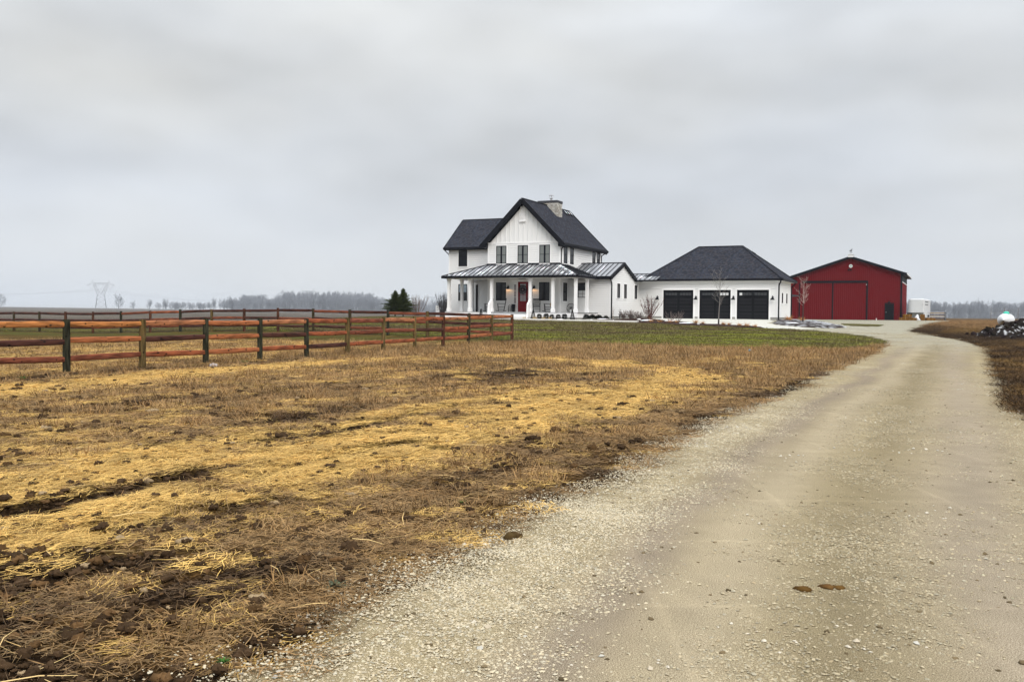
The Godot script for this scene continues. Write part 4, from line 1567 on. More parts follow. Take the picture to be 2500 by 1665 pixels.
	bx(h, "link_wall", M.siding, 1.6, 3.5, 4.3, 5.1, 10.2, 10.3)
	# downspouts of the gable block
	downpipe(h, [P(0.42, 7.15, -0.2), P(0.36, 7.05, -0.1), P(0.10, 6.86, 0.04), P(0.075, 6.7, 0.06), P(0.075, 5.62, 0.06)], 0.05)
	downpipe(h, [P(0.42, 7.15, 9.8), P(0.36, 7.05, 9.75), P(0.10, 6.86, 9.62), P(0.075, 6.7, 9.6), P(0.075, 5.0, 9.6)], 0.05)
	make_porch(h)
	return h

func make_porch(h):
	var fl = 1.77
	# floor boards run back to the wall
	var deck = bx(h, "porch_floor", M.porch_floor, -9.0, 2.5, fl - 0.14, fl - 0.03, -2.6, -0.03)
	bx(h, "porch_floor", M.porch_floor, -9.0, -6.45, fl - 0.14, fl - 0.03, -0.03, 2.96)
	bx(h, "porch_floor", M.porch_floor, 0.04, 2.5, fl - 0.14, fl - 0.03, -0.028, 1.82)
	var u = -9.02
	while u < 2.5:
		var v_end = -0.035
		if u < -6.6: v_end = 2.95
		elif u > 0.04: v_end = 1.81
		var mb = MB.new()
		mb.box(P(u + 0.068, fl - 0.014, (v_end - 2.64) * 0.5), Vector3(0.132, 0.028, v_end + 2.64))
		part("floor_board", mb, M.porch_floor, deck)
		u += 0.137
	bx(h, "skirt_board", M.trim, -9.02, -4.95, 1.22, fl - 0.03, -2.62, -2.58)
	bx(h, "skirt_board", M.trim, -1.42, 2.52, 1.36, fl - 0.03, -2.62, -2.58)
	bx(h, "foundation", M.found, -1.42, 2.5, 0.95, 1.36, -2.58, -2.45)
	bx(h, "foundation", M.found, -9.0, -4.95, 0.95, 1.22, -2.575, -2.45)
	bx(h, "skirt_board", M.trim, 2.5, 2.54, 1.36, fl - 0.03, -2.58, 1.84)
	bx(h, "foundation", M.found, 2.38, 2.5, 0.95, 1.36, -2.44, 1.84)
	bx(h, "skirt_board", M.trim, -9.04, -9.0, 1.22, fl - 0.03, -2.58, 2.95)
	# columns
	for q in [[-8.78, -2.4], [-6.85, -2.4], [-4.90, -2.4], [-1.51, -2.4], [0.41, -2.4], [2.30, -2.4], [-8.78, -0.15], [-8.70, 1.6], [2.30, 0.05]]:
		var c = MB.new()
		c.box(P(q[0], 3.12, q[1]), Vector3(0.21, 2.7, 0.21))
		var post = part("porch_column", c, M.trim, h)
		var b = MB.new()
		b.box(P(q[0], fl + 0.12, q[1]), Vector3(0.28, 0.24, 0.28))
		b.box(P(q[0], fl + 0.26, q[1]), Vector3(0.245, 0.05, 0.245))
		part("column_base", b, M.trim, post)
		var t = MB.new()
		t.box(P(q[0], 4.38, q[1]), Vector3(0.29, 0.12, 0.29))
		t.box(P(q[0], 4.29, q[1]), Vector3(0.25, 0.07, 0.25))
		part("column_capital", t, M.trim, post)
	# beams and ceiling
	bx(h, "porch_beam", M.trim, -8.9, 2.42, 4.42, 4.60, -2.52, -2.28)
	bx(h, "porch_beam", M.trim, -8.9, -8.66, 4.42, 4.60, -2.28, 2.96)
	bx(h, "porch_beam", M.trim, 2.18, 2.42, 4.42, 4.60, -2.28, 1.5)
	bx(h, "porch_ceiling", M.soffit, -8.66, 2.18, 4.52, 4.56, -2.28, -0.03)
	bx(h, "porch_ceiling", M.soffit, -8.66, -6.45, 4.52, 4.56, -0.03, 2.96)
	bx(h, "porch_ceiling", M.soffit, 0.04, 2.18, 4.52, 4.56, -0.03, 1.82)
	# roof: front plane with hips, left and right planes
	var e = 4.64
	var t = 5.66
	var ul = -9.2
	var ur = 2.62
	var vf = -2.80
	seam_roof(h, "porch_roof", P(ul, e, vf), P(ur, e, vf), P(0.0, t, 0.0), P(-6.42, t, 0.0), 0.406, "", 37, 0.6)
	seam_roof(h, "porch_roof", P(ur, e, vf), P(ur, e, 1.6), P(0.0, t, 1.6), P(0.0, t, 0.0), 0.406, "", 43, 0.12)
	seam_roof(h, "porch_roof", P(ul, e, 2.96), P(ul, e, vf), P(-6.42, t, 0.0), P(-6.42, t, 2.96), 0.406)
	bx(h, "porch_fascia", M.black, ul - 0.05, ur + 0.05, e - 0.19, e + 0.005, vf - 0.09, vf + 0.02)
	bx(h, "porch_fascia", M.black, ul - 0.06, ul + 0.06, e - 0.19, e + 0.004, vf + 0.02, 2.96)
	bx(h, "porch_fascia", M.black, ur - 0.06, ur + 0.06, e - 0.19, e + 0.004, vf + 0.02, 1.8)
	bx(h, "soffit", M.soffit, ul + 0.06, ur - 0.06, e - 0.17, e - 0.15, vf + 0.02, -2.525)
	for q in [[P(ul, e + 0.02, vf), P(-6.42, t + 0.03, 0.0)], [P(ur, e + 0.02, vf), P(0.0, t + 0.03, 0.0)]]:
		var hc = MB.new()
		hc.bar(q[0], q[1], 0.12, 0.05)
		part("hip_cap", hc, M.black, h)
	bx(h, "flashing", M.black, -6.5, 0.05, t - 0.02, t + 0.09, -0.09, -0.026)
	# snow along the right hip
	var rg = RandomNumberGenerator.new()
	rg.seed = 5
	var a = P(ur, e, vf)
	var b = P(0.0, t, 0.0)
	for k in 9:
		var f = 0.10 + 0.09 * k
		var c = a.lerp(b, f) + Vector3(-0.10, 0.03, 0.0)
		var ex = Vector3(1, 0, 0)
		var nn = Vector3(0, 0.94, 0.34)
		var up = Vector3(0, 0.34, -0.94)
		var w = rg.randf_range(0.15, 0.5)
		snow_strip(h, c - ex * w, ex, up, nn, w, -0.12, 0.22, rg)
	# steps between the middle columns
	for k in 3:
		var top = fl - 0.02 - 0.175 * (k + 1)
		bx(h, "step", M.trim, -4.80, -1.60, top - 0.2, top, -2.62 - 0.30 * (k + 1), -2.62 - 0.30 * k)
		bx(h, "step_tread", M.trim, -4.82, -1.58, top, top + 0.03, -2.66 - 0.30 * (k + 1), -2.62 - 0.30 * k)
	for s in [-4.90, -1.51]:
		var nb = MB.new()
		nb.prism([P(s + 0.07, 1.2, -2.52), P(s + 0.07, 2.72, -2.52), P(s + 0.07, 2.46, -2.84), P(s + 0.07, 2.36, -2.92), P(s + 0.07, 1.62, -2.92), P(s + 0.07, 1.2, -3.1)], P(-0.14, 0, 0) - P(0, 0, 0))
		part("stair_newel", nb, M.trim, h)

# ------------------------------------------------------------------ the garage
func make_garage():
	bu = 3.66
	bv = 9.37
	by = 1.3
	var g = Node3D.new()
	put(g, "garage", self)
	g.position = hw(bu, bv, by)
	g.rotation.y = YAW
	tag(g, "white three car garage with a dark hipped roof and black doors", "garage")
	var v = 9.37
	var b0 = 1.36
	var top = 4.60
	# front wall stands as piers and a header round the three doors
	var doors = [[5.85, 8.49], [9.01, 11.66], [12.17, 14.80]]
	var dt = 3.76
	var edges = [3.67, 5.85, 8.49, 9.01, 11.66, 12.17, 14.80, 15.50]
	for k in 4:
		var u0 = edges[k * 2]
		var u1 = edges[k * 2 + 1]
		var lo = 1.52
		clad_wall(g, P(u0, lo, v), false, [Vector2(0, 0), Vector2(u1 - u0, 0), Vector2(u1 - u0, dt + 0.14 - lo), Vector2(0, dt + 0.14 - lo)], dt + 0.14 - lo)
		bx(g, "foundation", M.found, u0 + (0.13 if k > 0 else 0.01), u1 - (0.13 if k < 3 else 0.01), 1.0, lo, v + 0.005, v + 0.14)
	clad_wall(g, P(3.67, dt + 0.14, v), false, [Vector2(0, 0), Vector2(11.83, 0), Vector2(11.83, top - dt - 0.14), Vector2(0, top - dt - 0.14)], top - dt - 0.16)
	var side = clad_wall(g, P(15.50, 1.52, v + 0.142), true, [Vector2(0, 0), Vector2(6.5, 0), Vector2(6.5, top - 1.52), Vector2(0, top - 1.52)], top - 1.54)
	side.name = "side_wall"
	bx(g, "foundation", M.found, 15.3, 15.49, 0.9, 1.52, v + 0.145, 15.9)
	bx(g, "rear_wall", M.siding, 3.67, 15.36, 1.3, top, 15.86, 16.0)
	bx(g, "corner_board", M.trim, 15.42, 15.557, 1.5, top, v - 0.056, v - 0.001)
	bx(g, "corner_board", M.trim, 15.50, 15.556, 1.5, top, v + 0.001, v + 0.1)
	for q in [10.90, 13.22]: window(g, P(15.502, 2.70, q), true, 0.62, 0.86, "single", M.glass_dark)
	# doors
	for k in 3:
		var u0 = doors[k][0]
		var u1 = doors[k][1]
		for s in [u0 - 0.12, u1]: bx(g, "door_casing", M.trim, s, s + 0.12, b0 - 0.1, dt + 0.02, v - 0.07, v + 0.14)
		bx(g, "door_casing", M.trim, u0 - 0.12, u1 + 0.12, dt + 0.02, dt + 0.16, v - 0.075, v + 0.13)
		bx(g, "door_jamb", M.frame, u0, u1, dt - 0.04, dt + 0.02, v - 0.02, v + 0.10)
		var back = MB.new()
		back.box(P((u0 + u1) * 0.5, (b0 + dt) * 0.5 - 0.03, v + 0.10), Vector3(u1 - u0 - 0.002, dt - b0 + 0.02, 0.03))
		var door = part("garage_door", back, M.door_black, g)
		var sec = (dt - 0.04 - b0) / 4.0
		for r in 4:
			var y0 = b0 + r * sec
			var sb = MB.new()
			sb.box(P((u0 + u1) * 0.5, y0 + sec * 0.5, v + 0.065), Vector3(u1 - u0 - 0.01, sec - 0.014, 0.04))
			part("door_section", sb, M.door_black, door)
			for c in 2:
				var m = lerpf(u0, u1, 0.265 + 0.47 * c)
				var pw = 1.02
				if r < 3:
					for pl in 2:
						var pb = MB.new()
						pb.box(P(m, y0 + sec * (0.27 + 0.45 * pl), v + 0.04), Vector3(pw, sec * 0.36, 0.016))
						part("door_panel", pb, M.door_panel, door)
				else:
					for pn in 4:
						var gb = MB.new()
						gb.box(P(m - pw * 0.5 + pw * (pn + 0.5) / 4.0, y0 + sec * 0.52, v + 0.042), Vector3(pw / 4.0 - 0.035, sec * 0.36, 0.01))
						var lit = (k == 1 and c == 1 and pn > 0) or (k == 2 and c == 0 and pn == 0)  # bright look of these panes is put into their colour
						var pane = part("pane", gb, M.glass_bright_painted if lit else M.glass_garage, door)
						if lit: pane.set_meta("label", "pane painted bright white as if lit in the top row of a black garage door")
	for u in [5.38, 8.74, 11.91, 15.12]: barn_lamp(g, P(u, 3.12, v - 0.024), false, 1.15)
	# hipped roof
	var e = 4.70
	var r0 = 8.05
	var r1 = 11.85
	var rv = 12.85
	var rw = 7.70
	var a = P(3.93, e, 8.98)
	var b = P(15.92, e, 8.98)
	var c = P(15.92, e, 16.7)
	var d = P(3.93, e, 16.7)
	var l = P(r0, rw, rv)
	var r = P(r1, rw, rv)
	roof_plane(g, "roof", M.shingle, [a, b, r, l], 0.14)
	roof_plane(g, "roof", M.shingle, [b, c, r], 0.14)
	roof_plane(g, "roof", M.shingle, [c, d, l, r], 0.14)
	roof_plane(g, "roof", M.shingle, [d, a, l], 0.14)
	for q in [[a, l], [b, r], [l, r], [c, r]]:
		var hb = MB.new()
		hb.bar(q[0] + Vector3.UP * 0.012, q[1] + Vector3.UP * 0.012, 0.22, 0.035)
		part("hip_cap", hb, M.shingle, g)
	bx(g, "gutter", M.black, 3.90, 15.96, 4.53, 4.69, 8.90, 9.04)
	bx(g, "gutter", M.black, 15.84, 15.98, 4.53, 4.69, 9.04, 16.72)
	bx(g, "soffit", M.soffit, 3.93, 15.84, 4.54, 4.58, 9.04, 9.37)
	bx(g, "soffit", M.soffit, 15.50, 15.84, 4.54, 4.58, 9.37, 16.6)
	for q in [[12.2, 7.34, 13.1], [12.55, 7.1, 13.5]]:
		var vb = MB.new()
		vb.prism([P(q[0], q[1] + 0.03, q[2]), P(q[0] + 0.34, q[1] - 0.22, q[2]), P(q[0] + 0.34, q[1] - 0.05, q[2]), P(q[0], q[1] + 0.18, q[2])], P(0, 0, 0.3) - P(0, 0, 0))
		part("roof_vent", vb, M.seam, g)
	downpipe(g, [P(15.80, 4.56, 8.98), P(15.76, 4.42, 9.06), P(15.62, 4.22, 9.26), P(15.60, 4.05, 9.30), P(15.60, 1.2, 9.30)], 0.06)
	downpipe(g, [P(15.88, 4.56, 16.2), P(15.84, 4.42, 16.15), P(15.64, 4.22, 16.05), P(15.60, 4.05, 16.02), P(15.60, 1.2, 16.02)], 0.06)

# ------------------------------------------------------------------ the barn
func ribbed(parent, called, material, xf, width, base, tops, pitch = 0.23):
	# steel cladding: a flat sheet with raised ribs; tops(x) gives its upper edge
	var mb = MB.new()
	var x = 0.0
	while x < width - 0.01:
		var x1 = minf(x + pitch, width)
		var a = x + 0.35 * (x1 - x)
		var xs = [x, x + (a - x) * 0.3, x + (a - x) * 0.7, a, x1]
		var zs = [0.0, 0.026, 0.026, 0.0, 0.0]
		for k in 4:
			mb.quad(Vector3(xs[k], base, zs[k]), Vector3(xs[k + 1], base, zs[k + 1]), Vector3(xs[k + 1], tops.call(xs[k + 1]), zs[k + 1]), Vector3(xs[k], tops.call(xs[k]), zs[k]))
		x = x1
	return part(called, mb, material, parent, xf)

func make_barn():
	bu = 0.0
	bv = 0.0
	by = 1.2
	var B = Vector3(47.55, 0, -115.04)
	var b = Node3D.new()
	put(b, "barn", self)
	b.position = B + Vector3.UP * by
	b.rotation.y = YAW
	tag(b, "large red metal barn with black trim and sliding doors", "barn")
	var ul = -15.2
	var pk = -5.94
	var hgt = 9.0
	var sl = 0.335
	var core = MB.new()
	core.prism([P(ul, 0.9, 0.0), P(0, 0.9, 0.0), P(0, hgt + pk * sl, 0.0), P(pk, hgt, 0.0), P(ul, hgt - (pk - ul) * sl, 0.0)], P(0, 0, 13.4) - P(0, 0, 0))
	part("frame_box", core, M.barn_red, b)
	ribbed(b, "front_wall", M.barn_red, wall_xf(P(ul, 0.95, -0.004), false), -ul, 0.0, func(x): return hgt - absf(ul + x - pk) * sl - 0.95)
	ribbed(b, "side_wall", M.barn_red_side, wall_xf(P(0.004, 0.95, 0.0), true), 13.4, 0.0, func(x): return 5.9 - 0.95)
	ribbed(b, "side_band", M.barn_grey, wall_xf(P(0.004, 0.95, 0.0), true), 13.4, 5.0, func(x): return 6.95 - 0.95)
	bx(b, "band_trim", M.trim, 0.0, 0.05, 5.88, 5.98, 0.1, 13.4)
	bx(b, "corner_trim", M.black, -0.16, 0.04, 0.95, 6.93, -0.05, -0.006)
	bx(b, "corner_trim", M.black, 0.0, 0.05, 0.95, 6.9, -0.004, 0.12)
	bx(b, "base_trim", M.black, ul, 0.0, 1.05, 1.22, -0.045, -0.002)
	# roof
	var ov = 0.55
	var th = 0.09
	for s in [[pk, ov, 1.0], [pk, ul - 0.4, -1.0]]:
		var ue = s[1]
		var we = hgt + 0.13 - absf(ue - pk) * sl
		var pts = [P(ue, we, -0.35), P(ue, we, 13.9), P(pk, hgt + 0.13, 13.9), P(pk, hgt + 0.13, -0.35)]
		if s[2] < 0.0: pts = [P(ue, we, 13.9), P(ue, we, -0.35), P(pk, hgt + 0.13, -0.35), P(pk, hgt + 0.13, 13.9)]
		roof_plane(b, "roof", M.barn_roof, pts, th)
		edge_board(b, "rake_board", M.black, P(ue, we + 0.03, -0.38), P(pk, hgt + 0.16, -0.38), 0.30, 0.06)
	bx(b, "eave_board", M.black, ov - 0.06, ov, 6.70, 6.94, -0.33, 13.9)
	bx(b, "eave_edge", M.trim, ov + 0.002, ov + 0.04, 6.84, 6.95, -0.36, 13.9)
	bx(b, "soffit", M.black, 0.06, ov - 0.06, 6.74, 6.77, -0.3, 13.8)
	# ridge box and weathervane
	var cup = MB.new()
	cup.box(P(pk, 9.16, -0.1), Vector3(0.62, 0.30, 0.8))
	cup.prism([P(pk - 0.38, 9.31, -0.55), P(pk + 0.38, 9.31, -0.55), P(pk, 9.46, -0.55)], P(0, 0, 0.9) - P(0, 0, 0))
	var cu = part("ridge_cupola", cup, M.white_paint, b)
	var vane = MB.new()
	vane.bar(P(pk, 9.4, -0.1), P(pk, 9.84, -0.1), 0.03, 0.03)
	vane.bar(P(pk - 0.18, 9.60, -0.1), P(pk + 0.22, 9.60, -0.1), 0.02, 0.02)
	vane.bar(P(pk, 9.60, -0.3), P(pk, 9.60, 0.1), 0.02, 0.02)
	# a small horse outline with body, neck and tail
	vane.prism([P(pk - 0.12, 9.80, -0.11), P(pk + 0.10, 9.80, -0.11), P(pk + 0.12, 9.92, -0.11), P(pk - 0.10, 9.92, -0.11)], P(0, 0, 0.03) - P(0, 0, 0))
	vane.prism([P(pk + 0.04, 9.90, -0.112), P(pk + 0.12, 9.90, -0.112), P(pk + 0.16, 10.06, -0.112), P(pk + 0.08, 10.08, -0.112)], P(0, 0, 0.03) - P(0, 0, 0))
	vane.prism([P(pk - 0.22, 9.74, -0.112), P(pk - 0.16, 9.74, -0.112), P(pk - 0.08, 9.90, -0.112), P(pk - 0.12, 9.92, -0.112)], P(0, 0, 0.03) - P(0, 0, 0))
	for q in [-0.10, -0.04, 0.06, 0.10]: vane.bar(P(pk + q, 9.68, -0.1), P(pk + q * 0.9, 9.82, -0.1), 0.022, 0.022)
	part("weathervane", vane, M.iron, cu)
	# round sign and floodlight in the gable
	var disc = MB.new()
	var ring = []
	for k in 20: ring.append(P(pk + 0.21 * cos(TAU * k / 20), 7.92 + 0.21 * sin(TAU * k / 20), -0.06))
	disc.prism(ring, P(0, 0, 0.05) - P(0, 0, 0))
	var sign = part("round_sign", disc, M.white_paint, b)
	sign.set_meta("label", "round white sign with green marks in the barn gable")
	for q in [[0.03, 0.02, 0.055, 0.10], [-0.07, -0.01, 0.04, 0.06], [0.085, -0.03, 0.03, 0.05]]:
		var mk = MB.new()
		var el = []
		for k in 10: el.append(P(pk + q[0] + q[2] * cos(TAU * k / 10), 7.92 + q[1] + q[3] * sin(TAU * k / 10), -0.066))
		mk.prism(el, P(0, 0, 0.005) - P(0, 0, 0))
		part("sign_mark", mk, M.green, sign)
	var fl = MB.new()
	fl.box(P(pk - 0.1, 7.5, -0.10), Vector3(0.16, 0.14, 0.16))
	for s in [-0.16, 0.16]: fl.box(P(pk - 0.1 + s, 7.46, -0.16), Vector3(0.16, 0.16, 0.12), Basis(Vector3.RIGHT, 0.4))
	part("floodlight", fl, M.black, b)
	# sliding doors with their track
	for q in [[-11.98, -8.08], [-7.96, -4.06]]:
		var base_xf = wall_xf(P(q[0], 1.26, -0.075), false)
		var leaf = ribbed(b, "sliding_door", M.barn_red, base_xf, q[1] - q[0], 0.0, func(x): return 4.6)
		var bb = MB.new()
		bb.box(Vector3((q[1] - q[0]) * 0.5, 2.3, -0.03), Vector3(q[1] - q[0], 4.6, 0.05))
		part("door_backing", bb, M.barn_red, leaf)
	bx(b, "door_track", M.black, -11.7, -3.86, 5.84, 6.11, -0.17, -0.03)
	bx(b, "door_trim", M.black, -8.10, -7.94, 1.22, 5.84, -0.12, -0.03)
	bx(b, "door_trim", M.black, -4.07, -3.87, 1.22, 5.84, -0.12, -0.03)
	bx(b, "door_trim", M.black, -12.1, -11.97, 1.22, 5.84, -0.12, -0.03)
	bx(b, "latch", M.galv, -4.10, -4.02, 5.55, 5.66, -0.16, -0.12)
	# walk door
	var wd = MB.new()
	wd.box(P(-1.37, 2.24, -0.045), Vector3(0.92, 1.96, 0.06))
	var door = part("walk_door", wd, M.door_black, b)
	for q in [[-1.86, -1.83, 3.25], [-0.91, -0.88, 3.25]]: bx(b, "door_trim", M.black, q[0] - 0.03, q[1] + 0.03, 1.22, q[2], -0.09, -0.03)
	bx(b, "door_trim", M.black, -1.89, -0.85, 3.25, 3.36, -0.091, -0.03)
	var kb = MB.new()
	kb.blob(P(-1.74, 2.2, -0.10), 0.04, 3, 0.0, 7, 4)
	part("handle", kb, M.galv, door)
	barn_lamp(b, P(-1.40, 3.50, -0.03), false, 1.1)
	# dark bracket on the left part of the wall
	var br = MB.new()
	br.prism([P(-14.0, 4.1, -0.06), P(-13.0, 4.1, -0.06), P(-12.15, 4.16, -0.06), P(-12.15, 4.30, -0.06), P(-13.0, 4.40, -0.06), P(-14.0, 4.42, -0.06)], P(0, 0, 0.12) - P(0, 0, 0.0))
	part("hay_bracket", br, M.barn_grey, b)
	# white vent pipe at the foot of the wall
	var pm = MB.new()
	pm.tube([P(-2.82, 1.0, -0.35), P(-2.82, 1.46, -0.35)], [0.05, 0.05], 8)
	top_mesh("marker_pipe", pm, M.white_paint, "short white pipe standing at the foot of the red barn wall", "pipe")
	var o = get_node("marker_pipe")
	o.position = b.position
	o.rotation.y = YAW

# ------------------------------------------------------------------ fences
func fence(called, label, start, dir, span, count, skip_first, seedn):
	rng.seed = seedn
	var f = Node3D.new()
	put(f, called, self)
	var base = onground(start.x, start.y)
	f.position = base
	tag(f, label, "fence")
	var hs = [1.27, 0.825, 0.375]
	var tops = []
	for k in count + 1:
		var p = start + dir * span * k
		var y = elev(p.x, p.y)
		tops.append(Vector3(p.x, y, p.y) - base)
		if k == 0 and skip_first: continue
		var mb = MB.new()
		mb.uo = Vector2(rng.randf() * 4, rng.randf() * 4)
		var r = rng.randf_range(0.080, 0.096)
		var h = rng.randf_range(1.37, 1.42)
		var lean = Vector3(rng.randf_range(-0.012, 0.012), 0, rng.randf_range(-0.012, 0.012))
		var pts = []
		var rad = []
		for q in [[-0.15, 1.03], [0.3, 1.0], [0.8, 0.98], [1.2, 0.97], [h - 0.012, 0.965], [h, 0.87]]:
			pts.append(tops[k] + lean * q[0] + Vector3.UP * q[0])
			rad.append(r * q[1] * (1.0 + rng.randf_range(-0.015, 0.015)))
		mb.tube(pts, rad, 11)
		part("post", mb, M.posts[[4, 1, 2, 4, 3, 3, 1, 0, 0, 0, 1, 0, 2, 0, 1][k] if count < 16 else [4, 2, 4, 0, 2, 1][(k * 5 + rng.randi() % 3) % 6]], f)
	var d3 = Vector3(dir.x, 0, dir.y)
	for k in count:
		for row in 3:
			var mb = MB.new()
			mb.uo = Vector2(rng.randf() * 4, rng.randf() * 4)
			var a = tops[k] + Vector3.UP * (hs[row] + rng.randf_range(-0.025, 0.025)) + d3 * 0.03
			var b = tops[k + 1] + Vector3.UP * (hs[row] + rng.randf_range(-0.025, 0.025)) - d3 * 0.03
			var pts = []
			var rad = []
			var bow = rng.randf_range(-0.018, 0.012)
			for q in 7:
				var t = q / 6.0
				var thin = 1.0 - 0.12 * maxf(0.0, 1.0 - minf(t, 1.0 - t) * 14.0)
				pts.append(a.lerp(b, t) + Vector3.UP * bow * sin(PI * t))
				rad.append(rng.randf_range(0.077, 0.081) * thin)
			mb.tube(pts, rad, 14, true, 0.6, 0.0, Vector3.UP, 3.0)
			var pick = rng.randi() % 10
			var m = [1, 2, 1, 2, 1, 2, 3, 1, 4, 2][pick]
			if row == 0: m = [4, 4, 5, 1, 5, 2, 1, 5, 4, 5, 0, 0, 0, 4, 0][k] if count < 16 else m
			if count > 16: m = [2, 3, 3, 3, 1, 3, 3, 3, 3, 2][pick]
			part("rail", mb, M.rails[m], f)
	return f

func make_fences():
	fence("wooden_fence", "reddish three rail wooden fence running from the left foreground to its corner", FENCE_CORNER, Vector2(-0.412, 0.911), 2.54, 14, false, 41)
	fence("wooden_fence_001", "darker far side of the paddock fence in front of the trees", FENCE_CORNER, Vector2(-0.906, -0.423), 2.575, 20, true, 47)

# ------------------------------------------------------------------ trees and shrubs
func grow(mb, p, dir, length, r, level, prm, rg):
	var segs = prm.segs[level]
	var pts = [p]
	var rad = [r]
	var d = dir
	var q = p
	for k in segs:
		d = (d + Vector3(rg.randf_range(-1, 1), rg.randf_range(-1, 1), rg.randf_range(-1, 1)) * prm.wander + Vector3.UP * prm.lift[level]).normalized()
		q += d * length / segs
		pts.append(q)
		rad.append(lerpf(r, r * prm.taper[level], float(k + 1) / segs))
	mb.tube(pts, rad, prm.sides[level], level == 0)
	if level + 1 >= prm.segs.size(): return
	var n = prm.kids[level]
	for k in n:
		var t = prm.first[level] + (1.0 - prm.first[level]) * (k + rg.randf_range(0.1, 0.9)) / n
		var i = clampi(int(t * segs), 0, segs - 1)
		var f = t * segs - i
		var at = pts[i].lerp(pts[i + 1], f)
		var along = (pts[i + 1] - pts[i]).normalized()
		var ang = TAU * (k * 0.382 + rg.randf() * 0.2)
		var side = along.cross(Vector3(0.3, 0.9, 0.2)).normalized()
		if level == 0: side = Vector3.RIGHT
		var out = side.rotated(along, ang)
		var sp = deg_to_rad(rg.randf_range(prm.spread[level].x, prm.spread[level].y))
		var nd = (along * cos(sp) + out * sin(sp)).normalized()
		var l2 = length * prm.ratio[level] * rg.randf_range(0.75, 1.2) * (1.0 - prm.shrink[level] * t)
		grow(mb, at, nd, l2, maxf(lerpf(r, r * prm.taper[level], t) * prm.thin[level], prm.least), level + 1, prm, rg)

func bare_tree(seedn, height, prm):
	var rg = RandomNumberGenerator.new()
	rg.seed = seedn
	var mb = MB.new()
	grow(mb, Vector3(0, -0.1, 0), Vector3.UP, height * prm.stem, prm.girth, 0, prm, rg)
	var top = 0.0
	for q in mb.v: top = maxf(top, q.y)
	for k in mb.v.size(): mb.v[k] *= height / top
	return mb.done()

const WOOD = {"stem": 0.62, "girth": 0.42, "segs": [5, 4, 3, 2], "wander": 0.13, "lift": [0.02, 0.10, 0.10, 0.06], "taper": [0.35, 0.3, 0.3, 0.3], "sides": [6, 4, 3, 3], "kids": [11, 8, 7, 0], "first": [0.22, 0.25, 0.2, 0.0], "spread": [Vector2(30, 65), Vector2(28, 60), Vector2(25, 60), Vector2.ZERO], "ratio": [0.62, 0.5, 0.48, 0.0], "shrink": [0.35, 0.35, 0.3, 0.0], "thin": [0.55, 0.6, 0.6, 0.6], "least": 0.075}
const YOUNG = {"stem": 1.0, "girth": 0.045, "segs": [9, 6, 4, 2], "wander": 0.06, "lift": [0.05, 0.13, 0.12, 0.05], "taper": [0.18, 0.3, 0.4, 0.4], "sides": [7, 5, 4, 3], "kids": [15, 7, 3, 0], "first": [0.36, 0.25, 0.3, 0.0], "spread": [Vector2(45, 75), Vector2(28, 55), Vector2(25, 50), Vector2.ZERO], "ratio": [0.36, 0.4, 0.45, 0.0], "shrink": [0.55, 0.4, 0.3, 0.0], "thin": [0.42, 0.55, 0.6, 0.6], "least": 0.006}

func twig_bush(seedn, stems, height, width, r, kids, lean = 0.45):
	var rg = RandomNumberGenerator.new()
	rg.seed = seedn
	var mb = MB.new()
	for k in stems:
		var a = TAU * rg.randf()
		var b = Vector3(cos(a), 0, sin(a)) * rg.randf() * width * 0.18
		var d = (Vector3.UP + Vector3(cos(a), 0, sin(a)) * rg.randf() * lean * 1.7).normalized()
		var l = height * rg.randf_range(0.6, 1.0)
		var pts = []
		var rad = []
		for q in 5:
			var t = q / 4.0
			pts.append(b + d * l * t + Vector3.UP * 0.08 * l * t * t + Vector3(rg.randf_range(-1, 1), 0, rg.randf_range(-1, 1)) * 0.03 * l)
			rad.append(r * (1.0 - 0.65 * t))
		mb.tube(pts, rad, 4, false)
		for j in kids:
			var t = rg.randf_range(0.3, 0.95)
			var i = mini(int(t * 4), 3)
			var p = pts[i].lerp(pts[i + 1], t * 4 - i)
			var e = (d + Vector3(rg.randf_range(-1, 1), rg.randf_range(-0.1, 0.7), rg.randf_range(-1, 1)) * 0.8).normalized()
			var l2 = l * rg.randf_range(0.12, 0.3)
			mb.tube([p, p + e * l2 * 0.5, p + e * l2 + Vector3.UP * 0.1 * l2], [r * 0.55, r * 0.45, r * 0.25], 3, false)
	return mb.done()

func leafy(seedn, shape, count, size, base_c, dark, jitter):
	# foliage as many small leaf faces spread through a crown; shape(rg) gives a point and its outward direction
	var rg = RandomNumberGenerator.new()
	rg.seed = seedn
	var mb = MB.new()
	mb.colored = true
	for k in count:
		var s = shape.call(rg)
		var p = s[0]
		var o = (s[1] + Vector3(rg.randf_range(-1, 1), rg.randf_range(-0.6, 1), rg.randf_range(-1, 1)) * jitter).normalized()
		var t = rg.randf_range(0.55, 1.35)
		mb.c = Color(base_c.x * t, base_c.y * t, base_c.z * t) if rg.randf() > dark else Color(base_c.x * 0.35, base_c.y * 0.35, base_c.z * 0.4)
		var x = o.cross(Vector3(rg.randf_range(-1, 1), rg.randf_range(-1, 1), rg.randf_range(-1, 1))).normalized()
		var sz = size * rg.randf_range(0.6, 1.3)
		mb.quad(p - x * sz * 0.3, p + o * sz * 0.5 - x * sz * 0.12, p + o * sz, p + o * sz * 0.5 + x * sz * 0.32)
	return mb.done()

